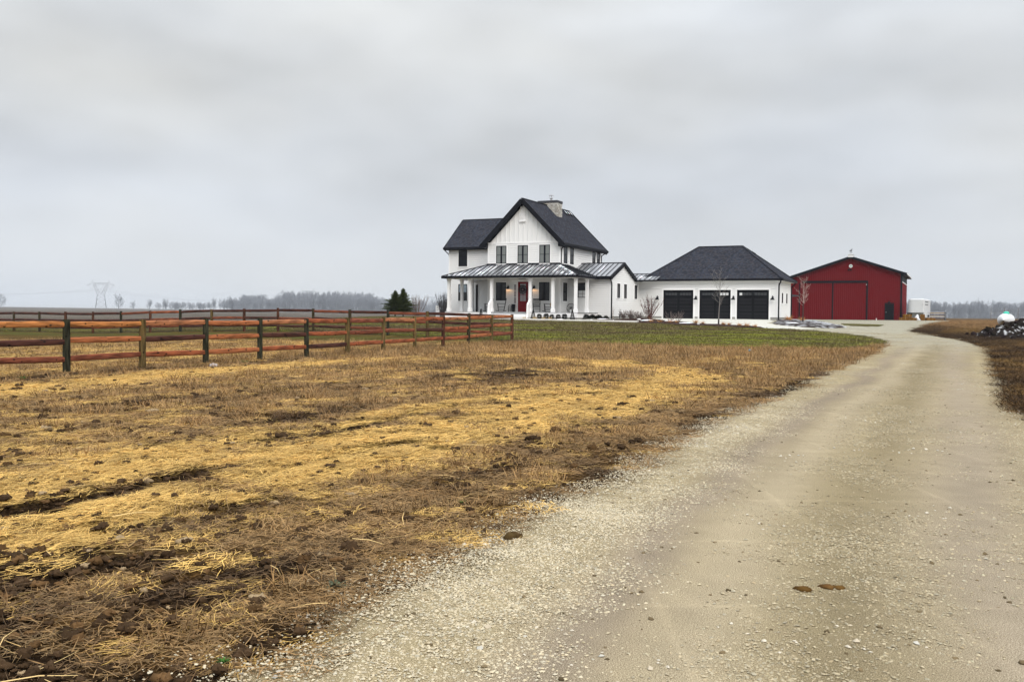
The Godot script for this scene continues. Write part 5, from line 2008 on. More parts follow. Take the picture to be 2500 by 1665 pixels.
func conifer(seedn, height, spread, colour):
	# whorls of drooping boughs, each set with needles
	var rg = RandomNumberGenerator.new()
	rg.seed = seedn
	var mb = MB.new()
	mb.colored = true
	var y = 0.06 * height
	while y < height * 0.97:
		var f = y / height
		var reach = spread * pow(1.0 - f, 1.12) * (1.0 if f > 0.08 else 0.85) * (1.0 + 0.22 * sin(y * 23.0 + seedn))
		var n = int(lerpf(19, 5, f))
		for k in n:
			var a = TAU * (k + rg.randf()) / n
			var len = reach * rg.randf_range(0.5, 1.25) + 0.03
			var d = Vector3(cos(a), lerpf(0.12, 0.75, f), sin(a)).normalized()
			var steps_n = int(len / 0.035) + 3
			for q in steps_n:
				var t = (q + 1.0) / steps_n
				var p = Vector3(0, y, 0) + d * len * t + Vector3.DOWN * 0.10 * len * t * t
				for m in 3:
					var o = (d + Vector3(rg.randf_range(-1, 1), rg.randf_range(-0.5, 0.8), rg.randf_range(-1, 1)) * 0.9).normalized()
					var x = o.cross(Vector3.UP).normalized()
					var sz = 0.13 * rg.randf_range(0.7, 1.2) * (1.1 - 0.4 * t)
					var tone = rg.randf_range(0.5, 1.3) * (0.75 + 0.5 * t)
					mb.c = Color(colour.x * tone, colour.y * tone, colour.z * tone)
					mb.quad(p - x * 0.024, p + o * sz - x * 0.010, p + o * sz + x * 0.010, p + x * 0.024)
		y += lerpf(0.085, 0.05, f)
	return mb.done()

func plant_tree(called, label, category, at, group, parts):
	var t = thing(called, label, category, at, 0.0, group)
	for p in parts: part(p[0], p[1], p[2], t)
	return t

func make_trees():
	# two young trees near the garage
	var m1 = bare_tree(811, 4.15, YOUNG)
	var t1 = thing("young_tree", "bare young tree standing in the bed before the middle garage door", "tree", onground(14.7, -67.0, 0.03))
	part("trunk_and_branches", m1, M.bark_grey, t1)
	var guard = MB.new()
	guard.tube([Vector3(0, -0.05, 0), Vector3(0, 0.36, 0)], [0.065, 0.055], 8)
	part("lower_trunk", guard, M.bark_dark, t1)
	var m2 = bare_tree(822, 3.55, YOUNG)
	var t2 = thing("young_tree", "bare pale branched young tree on the island before the red barn", "tree", onground(21.87, -70.8, 0.03))
	part("trunk_and_branches", m2, M.bark_pale, t2)
	var g2 = MB.new()
	g2.tube([Vector3(0, -0.05, 0), Vector3(0, 0.8, 0), Vector3(0, 1.5, 0)], [0.055, 0.05, 0.047], 8)
	part("lower_trunk", g2, M.bark_dark, t2)
	# spruces left of the house
	var c1 = conifer(61, 2.1, 1.5, Vector3(0.088, 0.112, 0.034))
	var c2 = conifer(62, 2.3, 1.45, Vector3(0.098, 0.120, 0.032))
	for q in [[-9.95, -80.0, c1, "left of two touching dark spruces behind the fence"], [-9.32, -80.4, c2, "right and taller of two touching dark spruces behind the fence"]]:
		var s = thing("spruce_tree", q[3], "tree", onground(q[0], q[1], 0.1), 0.0, "spruces left of the house")
		part("crown", q[2], M.leaf, s)
		var tk = MB.new()
		tk.tube([Vector3(0, -0.2, 0), Vector3(0, 1.2, 0), Vector3(0, 2.2, 0)], [0.06, 0.035, 0.008], 6)
		part("trunk", tk, M.bark_dark, s)
	# bare shrubs round the house
	var shrub = twig_bush(71, 46, 1.85, 1.1, 0.017, 7, 0.3)
	top_mesh("bare_shrub", shrub, M.twig_dark, "tall bare grey shrub against the left corner of the porch", "shrub", onground(-5.85, -79.2, 0.1))
	top_mesh("bare_shrub", twig_bush(72, 34, 1.75, 1.3, 0.016, 6, 0.38), M.twig_grey, "bare thin shrub just right of the dark spruces", "shrub", onground(-8.1, -80.5, 0.1))
	var dog = twig_bush(73, 26, 1.75, 1.2, 0.020, 6, 0.5)
	var dg = thing("red_stemmed_shrub", "tall red brown bare shrub between the house wing and first garage door", "shrub", onground(10.75, -74.0, 0.1))
	part("stems", dog, M.twig_red, dg)
	var dry = leafy(74, func(rg):
		var a = rg.randf() * TAU
		var h = rg.randf_range(0.35, 1.65)
		var r = (0.1 + 0.42 * h / 1.65) * sqrt(rg.randf())
		return [Vector3(cos(a) * r, h, sin(a) * r), Vector3(cos(a), 0.4, sin(a))], 380, 0.07, Vector3(0.105, 0.045, 0.036), 0.2, 0.8)
	part("dry_leaves", dry, M.leaf, dg)
	var low = twig_bush(75, 60, 0.62, 0.9, 0.011, 6, 0.9)
	var lo = top_mesh("low_shrub", low, M.twig_grey, "low bare twiggy shrub below the three narrow windows, nearest the downspout", "shrub", onground(9.0, -75.9, 0.1), "low twiggy shrubs by the wing")
	copy(lo, "low bare twiggy shrub below the narrow windows, middle of three", onground(9.55, -75.6, 0.1), 1.3, 1.05)
	copy(lo, "low bare twiggy shrub nearest the tall red brown shrub", onground(10.1, -75.2, 0.1), 2.9, 0.95)
	var sp = top_mesh("sparse_shrub", twig_bush(76, 16, 0.75, 0.8, 0.009, 5, 0.8), M.twig_grey, "sparse bare shrub before the left half of the first garage door", "shrub", onground(11.95, -71.0, 0.08), "sparse shrubs by the drive")
	copy(sp, "sparse bare shrub before the right half of the first garage door", onground(12.45, -70.3, 0.08), 2.0, 1.05)
	# clipped box balls along the porch
	var balls = leafy(81, func(rg):
		var d = Vector3(rg.randf_range(-1, 1), rg.randf_range(-1, 1), rg.randf_range(-1, 1)).normalized()
		return [Vector3(0, 0.22, 0) + d * 0.19 * pow(rg.randf(), 0.35), d], 1500, 0.045, Vector3(0.018, 0.026, 0.014), 0.25, 0.7)
	var ball0 = null
	var k = 0
	for q in [[2.10, -72.62, "first round boxwood right of the porch steps cone"], [2.61, -72.38, "second round boxwood from the steps"], [3.04, -72.18, "middle round boxwood of the five below the porch"], [3.52, -71.95, "fourth round boxwood from the steps"], [3.99, -71.74, "last round boxwood beside the brownish cone shrub"]]:
		if ball0 == null:
			ball0 = top_mesh("boxwood_ball", balls, M.leaf, q[2], "shrub", onground(q[0], q[1], 0.06), "round boxwoods below the porch")
		else: copy(ball0, q[2], onground(q[0], q[1], 0.06), k * 1.1, 1.0 + 0.08 * sin(k * 2.0))
		k += 1
	var cone_c = func(rg):
		var h = pow(rg.randf(), 1.3)
		var a = rg.randf() * TAU
		var r = 0.21 * (1.0 - h) * sqrt(rg.randf_range(0.3, 1.0)) * (0.75 + 0.25 * minf(h * 8, 1.0))
		return [Vector3(cos(a) * r, 0.02 + h * 0.72, sin(a) * r), Vector3(cos(a), 0.8, sin(a))]
	var cone = leafy(82, cone_c, 1300, 0.05, Vector3(0.030, 0.036, 0.016), 0.25, 0.5)
	var cone_b = leafy(83, cone_c, 1300, 0.05, Vector3(0.085, 0.058, 0.020), 0.3, 0.5)
	var cn = top_mesh("cone_shrub", cone, M.leaf, "dark green cone shrub at the right foot of the porch steps", "shrub", onground(1.62, -72.84, 0.06))
	copy(cn, "small dark cone shrub left of the porch steps, behind the fence", onground(-2.48, -74.75, 0.1), 1.0, 0.9)
	top_mesh("cone_shrub", cone_b, M.leaf, "brownish cone shrub below the right front porch column", "shrub", onground(4.57, -71.47, 0.06))
	# spreading yews by the wing
	var yew = leafy(84, func(rg):
		var a = rg.randf() * TAU
		var r = sqrt(rg.randf())
		var h = 0.30 * (1.0 - r * r) * rg.randf_range(0.5, 1.1)
		return [Vector3(cos(a) * r * 0.38, 0.03 + h, sin(a) * r * 0.38), Vector3(cos(a) * r, 0.7, sin(a) * r)], 1700, 0.06, Vector3(0.022, 0.030, 0.013), 0.3, 0.7)
	var yw = top_mesh("spreading_yew", yew, M.leaf, "low dark yew below the right wing, nearest the porch", "shrub", onground(5.75, -73.3, 0.08), "spreading yews by the wing")
	copy(yw, "low dark yew below the right wing, second from the porch", onground(6.25, -73.2, 0.08), 1.0, 1.0)
	copy(yw, "low dark yew below the right wing, third from the porch", onground(6.72, -73.0, 0.08), 2.0, 0.95)
	copy(yw, "small dark yew below the right wing, farthest from the porch", onground(7.3, -73.4, 0.08), 3.0, 0.75)
	# dry ornamental grass
	var tuft = blade_clump(91, 150, 0.10, 0.16, 0.42, 0.012, 0.5, 1.35, 0.7, 1.25, 0.7)
	tuft.surface_set_material(0, M.straw)
	var pale = blade_clump(92, 150, 0.12, 0.14, 0.36, 0.012, 0.4, 1.3, 0.7, 1.25, 0.7)
	var tm = vmat(0.8, 0.2)
	tm.albedo_color = lin(0.52, 0.27, 0.10)
	var pm = vmat(0.8, 0.2)
	pm.albedo_color = lin(0.62, 0.45, 0.20)
	var pt = null
	for q in [[1.75, -72.45, "pale dry grass tuft in front of the dark cone shrub"], [2.4, -72.1, "pale dry grass tuft between the first two boxwoods"], [2.9, -71.9, "pale dry grass tuft before the middle boxwood"], [0.95, -72.6, "pale dry grass tuft nearest the porch steps"]]:
		if pt == null: pt = top_mesh("dry_grass_tuft", pale, pm, q[2], "grass tuft", onground(q[0], q[1], 0.06), "pale grass tufts by the boxwoods")
		else: copy(pt, q[2], onground(q[0], q[1], 0.06), q[0] * 3.0, 0.9)
	var ot = null
	for q in [[10.14, -68.9, 1.3, "large orange dry grass tuft at the foot of the red brown shrub"], [10.8, -68.7, 0.9, "orange grass tuft in the bed before the first garage door, left of two"], [11.45, -68.3, 1.0, "orange grass tuft in the bed before the first garage door, right of two"], [11.9, -68.1, 0.8, "pale orange grass tuft below the sparse shrubs"], [13.25, -67.9, 1.0, "orange grass tuft left of the young tree before the white pier"], [13.55, -66.9, 0.8, "small orange grass tuft just left of the young tree"], [14.75, -65.7, 0.9, "orange grass tuft just right of the young tree's foot"], [15.1, -65.5, 0.8, "small orange grass tuft before the gap right of the middle garage door"], [15.6, -64.6, 0.9, "orange grass tuft before the third garage door, left of three"], [16.0, -64.15, 1.0, "orange grass tuft before the third garage door, middle of three"], [16.4, -63.5, 0.8, "orange grass tuft before the third garage door, right of three"], [22.1, -75.3, 1.5, "large orange grass tuft left of the pale young tree on the island"], [22.9, -74.3, 1.3, "large orange grass tuft right of the pale young tree on the island"]]:
		if ot == null: ot = top_mesh("orange_grass_tuft", tuft, tm, q[3], "grass tuft", onground(q[0], q[1], 0.06), "orange grass tufts along the drive")
		else: copy(ot, q[3], onground(q[0], q[1], 0.06), q[0] * 2.0, q[2])
	# woods far away
	var wood = []
	for s in 5: wood.append(bare_tree(900 + s, 20.0, WOOD))
	rng.seed = 55
	var left = []
	for q in 330:
		var x = rng.randf_range(-500.0, -165.0)
		var z = -rng.randf_range(1180.0, 1330.0)
		var px = x / -z
		var hgt = 0.92
		if px < -0.31: hgt = 0.42
		elif px < -0.285: hgt = 0.55
		elif px < -0.262: hgt = 0.78
		elif px < -0.245: hgt = 0.66
		elif px > -0.15: hgt = 0.72
		if px < -0.375 or (px < -0.30 and q % 2 == 0): continue
		var s = hgt * rng.randf_range(1.22, 1.62)
		left.append([Transform3D(Basis(Vector3.UP, rng.randf() * TAU).scaled(Vector3(s * 1.1, s, s * 1.1)), Vector3(x, elev(x, z) - 0.5, z)), Color.WHITE])
	for q in 260:
		var x = rng.randf_range(-355.0, -60.0)
		var z = -rng.randf_range(1160.0, 1420.0)
		var s = rng.randf_range(0.35, 0.7)
		left.append([Transform3D(Basis(Vector3.UP, rng.randf() * TAU).scaled(Vector3(s * 1.8, s, s * 1.8)), Vector3(x, elev(x, z) - 2.5, z)), Color.WHITE])
	for q in 60:
		var x = rng.randf_range(-185.0, -40.0)
		var z = -rng.randf_range(1400.0, 1560.0)
		var s = rng.randf_range(0.8, 1.15)
		left.append([Transform3D(Basis(Vector3.UP, rng.randf() * TAU).scaled(Vector3(s, s, s)), Vector3(x, elev(x, z) - 0.5, z)), Color.WHITE])
	scatter("far_wood", wood, M.bark_hazed, left, "hazy bare wood along the horizon left of the house")
	var right = []
	for q in 230:
		var x = rng.randf_range(385.0, 640.0)
		var z = -rng.randf_range(880.0, 1040.0)
		var s = rng.randf_range(0.66, 0.95)
		right.append([Transform3D(Basis(Vector3.UP, rng.randf() * TAU).scaled(Vector3(s * 1.1, s, s * 1.1)), Vector3(x, elev(x, z) - 0.5, z)), Color.WHITE])
	for q in 200:
		var x = rng.randf_range(380.0, 640.0)
		var z = -rng.randf_range(870.0, 1000.0)
		var s = rng.randf_range(0.2, 0.42)
		right.append([Transform3D(Basis(Vector3.UP, rng.randf() * TAU).scaled(Vector3(s * 1.8, s, s * 1.8)), Vector3(x, elev(x, z) - 2.0, z)), Color.WHITE])
	scatter("far_wood", wood, M.bark_hazed, right, "hazy bare wood on the horizon right of the barn")
	# scattered trees on the left horizon
	var names = [["lone bare tree just right of the nearest pylon", 288, 722, 1.0], ["small bare round tree, second right of the nearest pylon", 326, 736, 0.9], ["wide bare tree on the left horizon between two thin ones", 364, 732, 1.25], ["slender bare tree on the left horizon above the fourth far fence post", 405, 731, 0.9], ["low bare tree on the left horizon beside the slender one", 436, 742, 0.9], ["pale low bare tree in the gap of the left horizon", 466, 744, 1.0], ["bare tree at the left start of the low tree row", 497, 740, 1.1], ["tall bare round tree left of the wood", 521, 728, 1.0], ["broad bare tree touching the left end of the wood", 568, 725, 1.25], ["bare tree cut by the left edge of the photo", -8, 724, 1.1]]
	for i in names.size():
		var z = -900.0 + 20.0 * (i % 3)
		var x = (names[i][1] - 1250.0) / 2300.0 * -z
		var hgt = (759.0 - names[i][2]) / 2300.0 * -z / 17.0
		var tr = thing("horizon_tree", names[i][0], "tree", onground(x, z, -0.3), i * 1.3, "single trees on the left horizon")
		var o = part("trunk_and_branches", wood[i % 5], M.bark_hazed, tr)
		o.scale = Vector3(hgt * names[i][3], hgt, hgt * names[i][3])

# ------------------------------------------------------------------ things on the porch
func porch_at(u, v, w = 1.772): return hw(u, v, w)

func make_rocker(label, u, v, turn):
	var t = thing("rocking_chair", label, "rocking chair", porch_at(u, v), YAW + turn, "rocking chairs on the porch")
	# faces +z of its own
	for s in [-1, 1]:
		var x = 0.27 * s
		var rk = MB.new()
		var pts = []
		var rad = []
		for k in 9:
			var f = -1.0 + k / 4.0
			pts.append(Vector3(x, 0.022 + 0.085 * f * f, f * 0.42))
			rad.append(0.021)
		rk.tube(pts, rad, 6)
		part("rocker", rk, M.black, t)
		var fl = MB.new()
		fl.bar(Vector3(x, 0.04, 0.22), Vector3(x, 0.64, 0.27), 0.042, 0.042)
		part("leg", fl, M.black, t)
		var rl = MB.new()
		rl.bar(Vector3(x, 0.04, -0.22), Vector3(x, 1.10, -0.42), 0.042, 0.042)
		part("back_post", rl, M.black, t)
		var ar = MB.new()
		ar.box(Vector3(x, 0.655, 0.0), Vector3(0.085, 0.028, 0.66), Basis(Vector3.RIGHT, -0.06))
		part("armrest", ar, M.black, t)
		for y in [0.17, 0.28]:
			var sr = MB.new()
			sr.bar(Vector3(x, y, 0.225), Vector3(x, y, -0.245), 0.026, 0.026)
			part("stretcher", sr, M.black, t)
	var st = MB.new()
	st.box(Vector3(0, 0.41, 0.0), Vector3(0.54, 0.035, 0.5), Basis(Vector3.RIGHT, 0.05))
	part("seat", st, M.black, t)
	var ft = MB.new()
	ft.bar(Vector3(-0.27, 0.25, 0.225), Vector3(0.27, 0.25, 0.225), 0.026, 0.026)
	part("stretcher", ft, M.black, t)
	for y in [[0.52, 0.06], [1.03, 0.11]]:
		var z = -0.22 - 0.2 * (y[0] - 0.04) / 1.06
		var ra = MB.new()
		ra.box(Vector3(0, y[0], z), Vector3(0.52, y[1], 0.025), Basis(Vector3.RIGHT, -0.19))
		part("back_rail", ra, M.black, t)
	for k in 6:
		var sl = MB.new()
		var x = -0.19 + 0.076 * k
		sl.bar(Vector3(x, 0.53, -0.312), Vector3(x, 1.0, -0.40), 0.034, 0.014)
		part("back_slat", sl, M.black, t)
	return t

func pillow(label, chair):
	# stands on the seat and leans on the chair's back
	var mb = MB.new()
	var first = true
	for side in [1, -1]:
		for j in 6:
			for i in 6:
				var q = []
				for c in [[i, j], [i + 1, j], [i + 1, j + 1], [i, j + 1]]:
					var fx = c[0] / 3.0 - 1.0
					var fy = c[1] / 3.0 - 1.0
					var puff = 0.075 * (1.0 - fx * fx * 0.95) * (1.0 - fy * fy * 0.95)
					var pinch = 1.0 - 0.08 * (1.0 - absf(fx * fy))
					q.append(Vector3(fx * 0.21 * pinch, 0.2 + fy * 0.2 * pinch, side * puff))
				if side > 0: mb.quad(q[0], q[1], q[2], q[3])
				else: mb.quad(q[3], q[2], q[1], q[0])
	var o = part(numbered("cushion"), mb, M.tan_cloth, self)
	o.transform = chair.transform * Transform3D(Basis(Vector3.RIGHT, -0.2), Vector3(0, 0.43, -0.19))
	return tag(o, label, "cushion")

func make_porch_things():
	var a = make_rocker("black rocking chair half hidden behind the left stair column, with a tan cushion", -5.95, -0.9, deg_to_rad(-55))
	var b = make_rocker("black rocking chair seen from the side, left of the red door", -4.72, -1.0, deg_to_rad(-62))
	var c = make_rocker("black rocking chair facing the yard, right of the red door", -1.62, -0.9, deg_to_rad(22))
	var d = make_rocker("black rocking chair seen from the side with a tan cushion, right of the door", -0.62, -0.95, deg_to_rad(-62))
	pillow("tan cushion on the rocking chair behind the left stair column", a)
	pillow("tan cushion on the rocking chair below the right front window", d)
	# wagon wheel leaning between the side window and the wing
	var wt = thing("wagon_wheel", "dark wooden wagon wheel leaning at the right end of the porch", "wheel", porch_at(0.38, 1.5), YAW + 0.25)
	wt.rotation.x = -0.16
	var R = 0.35
	var rim = MB.new()
	var pts = []
	var rad = []
	for k in 33:
		pts.append(Vector3(cos(TAU * k / 32) * R, R + 0.025 + sin(TAU * k / 32) * R, 0))
		rad.append(0.024)
	rim.tube(pts, rad, 6, false)
	part("rim", rim, M.iron, wt)
	for k in 12:
		var an = TAU * (k + 0.5) / 12
		var sp = MB.new()
		sp.tube([Vector3(cos(an) * 0.05, R + 0.025 + sin(an) * 0.05, 0), Vector3(cos(an) * (R - 0.02), R + 0.025 + sin(an) * (R - 0.02), 0)], [0.016, 0.011], 5, false)
		part("spoke", sp, M.iron, wt)
	var hub = MB.new()
	hub.tube([Vector3(0, R + 0.025, -0.07), Vector3(0, R + 0.025, 0.08)], [0.06, 0.05], 10)
	part("hub", hub, M.iron, wt)
	var vs = MB.new()
	vs.lathe([Vector2(0.0, 0), Vector2(0.06, 0), Vector2(0.075, 0.1), Vector2(0.055, 0.2), Vector2(0.062, 0.24), Vector2(0.05, 0.24), Vector2(0.0, 0.23)], 12)
	top_mesh("white_jug", vs, M.white_paint, "small white jug standing in front of the wagon wheel", "jug", porch_at(0.52, 1.1))
	# arched lantern stand and planter left of the door
	var ar = MB.new()
	for s in [[0.135, 0.55, 0.024], [0.075, 0.42, 0.014]]:
		var ap = []
		var arad = []
		for k in 15:
			var f = k / 14.0
			if f < 0.25: ap.append(Vector3(-s[0], f / 0.25 * (s[1] - s[0]), 0))
			elif f > 0.75: ap.append(Vector3(s[0], (1.0 - f) / 0.25 * (s[1] - s[0]), 0))
			else:
				var g = PI * (1.0 - (f - 0.25) / 0.5)
				ap.append(Vector3(cos(g) * s[0], s[1] - s[0] + sin(g) * s[0], 0))
			arad.append(s[2])
		ar.tube(ap, arad, 6)
	var at = top_mesh("arched_stand", ar, M.iron, "dark arched iron stand on the porch left of the black planter", "stand", porch_at(-4.24, -0.35))
	at.rotation.y = YAW
	var pl = MB.new()
	pl.lathe([Vector2(0.0, 0), Vector2(0.115, 0), Vector2(0.175, 0.58), Vector2(0.185, 0.60), Vector2(0.185, 0.64), Vector2(0.16, 0.64), Vector2(0.15, 0.58), Vector2(0.0, 0.57)], 4)
	var pt = top_mesh("planter", pl, M.black, "tall tapered black planter left of the red front door", "planter", porch_at(-3.92, -0.35))
	pt.rotation.y = YAW + PI / 4
	# the wreath on the door
	var wr = leafy(33, func(rg):
		var g = rg.randf() * TAU
		var tb = rg.randf() * TAU
		var r = 0.235 + 0.085 * cos(tb)
		return [Vector3(cos(g) * r, sin(g) * r, 0.06 + 0.06 * sin(tb)), Vector3(cos(g) * cos(tb), sin(g) * cos(tb), sin(tb) * 0.7 + 0.3)], 1500, 0.06, Vector3(0.012, 0.018, 0.012), 0.3, 0.6)
	var wreath = top_mesh("door_wreath", wr, M.leaf, "dark evergreen wreath hanging on the red front door", "wreath", hw(-3.2, -0.07, 3.60))
	wreath.rotation.y = YAW

# ------------------------------------------------------------------ yard things
func make_tank():
	var t = thing("propane_tank", "white propane tank with a teal dome behind the dark soil pile", "tank", onground(33.9, -64.6), 0.0)
	t.rotation.y = deg_to_rad(-38)
	var r = 0.44
	var l = 0.62
	var pts = []
	var rad = []
	for k in 7:
		var a = PI * 0.5 * k / 6.0
		pts.append(Vector3(0, 0.60, l + 0.34 * cos(a)))
		rad.append(maxf(r * sin(a), 0.004))
	for k in 7:
		var a = PI * 0.5 * (6 - k) / 6.0
		pts.append(Vector3(0, 0.60, -l - 0.34 * cos(a)))
		rad.append(maxf(r * sin(a), 0.004))
	var mb = MB.new()
	mb.tube(pts, rad, 24, false)
	part("tank_body", mb, M.white_paint, t)
	for z in [-0.5, 0.5]:
		var lg = MB.new()
		lg.box(Vector3(0, 0.1, z), Vector3(0.5, 0.24, 0.08))
		part("saddle", lg, M.white_paint, t)
	var dm = MB.new()
	dm.lathe([Vector2(0.19, 0), Vector2(0.195, 0.08), Vector2(0.19, 0.11), Vector2(0.14, 0.165), Vector2(0.06, 0.185), Vector2(0, 0.19)], 18, Vector3(0, 1.01, 0))
	part("valve_dome", dm, M.teal, t)

func make_pile():
	# a heap of black soil with old snow in its hollows
	var n = 130
	var m = 90
	var nn = FastNoiseLite.new()
	nn.seed = 12
	nn.frequency = 0.55
	nn.fractal_octaves = 4
	var vs = PackedVector3Array()
	var uvs = PackedVector2Array()
	var cs = PackedColorArray()
	var at = onground(32.4, -57.2)
	for j in m:
		for i in n:
			var x = -4.6 + 9.6 * i / (n - 1)
			var z = 3.4 - 6.8 * j / (m - 1)
			var d = Vector2(x / 4.4 if x < 0 else x / 5.0, z / 3.2).length()
			var h = 1.3 * maxf(0.0, 1.0 - pow(d, 1.2)) + (0.26 * nn.get_noise_2d(x * 2.2, z * 2.2) + 0.2 * nn.get_noise_2d(x * 7.0, z * 7.0)) * smoothstep(1.05, 0.75, d)
			var y = elev(at.x + x, at.z + z) - at.y + h - 0.1
			vs.append(Vector3(x, y, z))
			uvs.append(Vector2(x, z))
			var sn = 0.8 * nn.get_noise_2d(x * 5.0 + 60.0, z * 4.0) + 0.7 * nn.get_noise_2d(x * 14.0 + 60.0, z * 12.0)
			var c = Vector3(0.020, 0.016, 0.014) * (1.0 + 0.9 * nn.get_noise_2d(x * 8.0, z * 8.0))
			if sn > 0.42 and z > -1.0 and d < 0.98: c = Vector3(0.46, 0.47, 0.49)
			cs.append(col(c))
	var o = top_mesh("soil_pile", sheet_mesh(vs, uvs, cs, n, m), M.soil, "heap of black soil with white snow patches in front of the propane tank", "soil pile", at)
	# clods lying on and round the heap
	rng.seed = 66
	var mb = MB.new()
	mb.colored = true
	for k in 160:
		var x = rng.randf_range(-4.4, 4.0)
		var z = rng.randf_range(-1.5, 3.6)
		var d = Vector2(x / 4.4 if x < 0 else x / 5.0, z / 3.2).length()
		if d > 1.1: continue
		var h = 1.3 * maxf(0.0, 1.0 - pow(d, 1.2))
		var t = rng.randf_range(0.7, 1.6)
		mb.c = Color(0.016 * t, 0.012 * t, 0.011 * t)
		mb.blob(Vector3(x, elev(at.x + x, at.z + z) - at.y + h - 0.02, z), rng.randf_range(0.06, 0.2), k, 0.5, 6, 4)
	var c = part("soil_clods", mb, M.soil, o)
	c.set_meta("kind", "stuff")

func make_bales_and_trailer():
	var bale = MB.new()
	# rounded box with two strings
	var prof = []
	var hx = 0.23
	var hy = 0.18
	for q in [[-hx + 0.03, -hy], [hx - 0.03, -hy], [hx, -hy + 0.03], [hx, hy - 0.03], [hx - 0.03, hy], [-hx + 0.03, hy], [-hx, hy - 0.03], [-hx, -hy + 0.03]]: prof.append(Vector3(q[0], q[1] + hy, 0.46))
	bale.prism(prof, Vector3(0, 0, -0.92))
	var strg = MB.new()
	for z in [-0.2, 0.2]:
		for q in prof.size():
			var a = prof[q]
			var b = prof[(q + 1) % prof.size()]
			strg.bar(Vector3(a.x * 1.01, a.y * 1.005, z), Vector3(b.x * 1.01, b.y * 1.005, z), 0.012, 0.012)
	var wisps = blade_clump(95, 120, 0.01, 0.04, 0.1, 0.008, -0.5, 1.2, 0.6, 1.2, 0.4)
	var base = onground(43.55, -104.0)
	var first = null
	var ax = YAW + PI / 2
	for q in [[Vector3(-0.30, 0, 0), ax, "bottom left hay bale of the two high stack by the barn corner"], [Vector3(0.52, 0, 0.3), ax - 0.12, "bottom right hay bale of the stack by the barn corner"], [Vector3(0.06, 0.365, 0.1), ax + 0.05, "top hay bale of the stack by the barn corner"], [Vector3(1.72, 0, 0.1), YAW + 0.2, "lower hay bale of the end on pair beside the white sack"], [Vector3(1.72, 0.365, 0.08), YAW + 0.1, "upper hay bale of the end on pair beside the white sack"], [Vector3(2.42, 0, 0.5), ax + 0.3, "single hay bale at the trailer's right wheel"]]:
		var p = base + q[0]
		p.y = elev(p.x, p.z) + q[0].y
		if first == null:
			first = thing("hay_bale", q[2], "hay bale", p, q[1], "hay bales before the trailer")
			part("bale_body", bale, M.bale, first)
			part("string", strg, M.tan_cloth, first)
		else: copy(first, q[2], p, q[1])
	# white sack leaning on the bales
	var sack = MB.new()
	sack.blob(Vector3(0, 0.26, 0), 0.26, 9, 0.35, 12, 8)
	sack.blob(Vector3(0.05, 0.52, 0.0), 0.17, 10, 0.4, 10, 7)
	sack.blob(Vector3(0.19, 0.12, 0.12), 0.16, 11, 0.4, 10, 7)
	top_mesh("white_sack", sack, M.tarp, "crumpled white sack between the two groups of hay bales", "sack", onground(44.62, -103.8))
	# gooseneck trailer seen from its nose
	var at = onground(48.25, -112.6)
	var t = thing("horse_trailer", "white gooseneck trailer parked beside the red barn", "trailer", at, YAW - 0.09)
	var body = MB.new()
	var out = []
	var hw2 = 0.92
	# rounded front corners, seen in plan (x, -z), extruded upwards
	var plan = []
	for k in 6:
		var a = PI * 0.5 * k / 5.0
		plan.append(Vector2(-hw2 + 0.55 - 0.55 * cos(a), 0.75 * sin(a) - 0.75))
	for k in 6:
		var a = PI * 0.5 * k / 5.0
		plan.append(Vector2(hw2 - 0.12 + 0.12 * sin(a), 0.12 * cos(a) - 0.12))
	plan.append(Vector2(hw2, -6.2))
	plan.append(Vector2(-hw2, -6.2))
	for q in plan: out.append(Vector3(q.x, 0.98, q.y))
	out.reverse()
	var top = []
	var m = out.size()
	for k in m:
		var a = out[k]
		var b = out[(k + 1) % m]
		var up = Vector3.UP * 1.52
		body.quad(b, a, a + up, b + up)
	var ring_b = out.duplicate()
	body.poly(ring_b)
	part("upper_body", body, M.trailer, t)
	var roof = MB.new()
	var r1 = []
	var r2 = []
	for q in out:
		r1.append(Vector3(q.x * 1.01, 2.5, q.z + 0.01))
		r2.append(Vector3(q.x * 0.78, 2.64, q.z * 0.96 - 0.12))
	for k in m: roof.quad(r1[(k + 1) % m], r1[k], r2[k], r2[(k + 1) % m])
	r2.reverse()
	roof.poly(r2)
	part("roof", roof, M.trailer, t)
	var low = MB.new()
	low.box(Vector3(0.0, 0.72, -4.0), Vector3(1.76, 0.72, 4.4))
	part("lower_body", low, M.trailer, t)
	var side = MB.new()
	side.box(Vector3(0.87, 0.74, -1.0), Vector3(0.1, 0.5, 1.7))
	side.box(Vector3(0.75, 0.62, -1.75), Vector3(0.7, 0.8, 0.12))
	part("fender_panel", side, M.trailer, t)
	var cr = MB.new()
	cr.box(Vector3(-0.78, 0.82, -0.75), Vector3(0.55, 0.32, 0.5))
	cr.bar(Vector3(-0.75, 0.05, -0.9), Vector3(-0.75, 0.9, -0.9), 0.09, 0.09)
	part("hitch", cr, M.iron, t)
	for y in [1.95, 2.28]:
		var sl = MB.new()
		sl.box(Vector3(0.925, y, -2.4), Vector3(0.012, 0.10, 3.0))
		part("slat_window", sl, M.barn_grey, t)
		var sf = MB.new()
		sf.box(Vector3(0.72, y + 0.02, 0.008), Vector3(0.34, 0.04, 0.012))
		if y < 2.0: part("marker_light", sf, M.galv, t)
	for z in [-3.6, -4.5]:
		for s in [-0.9, 0.9]:
			var wh = MB.new()
			wh.tube([Vector3(s - 0.1, 0.36, z), Vector3(s + 0.1, 0.36, z)], [0.36, 0.36], 16)
			var w = part("wheel", wh, M.black, t)
			var rb = MB.new()
			rb.tube([Vector3(s - 0.105, 0.36, z), Vector3(s + 0.105, 0.36, z)], [0.19, 0.19], 12)
			part("rim", rb, M.galv, w)

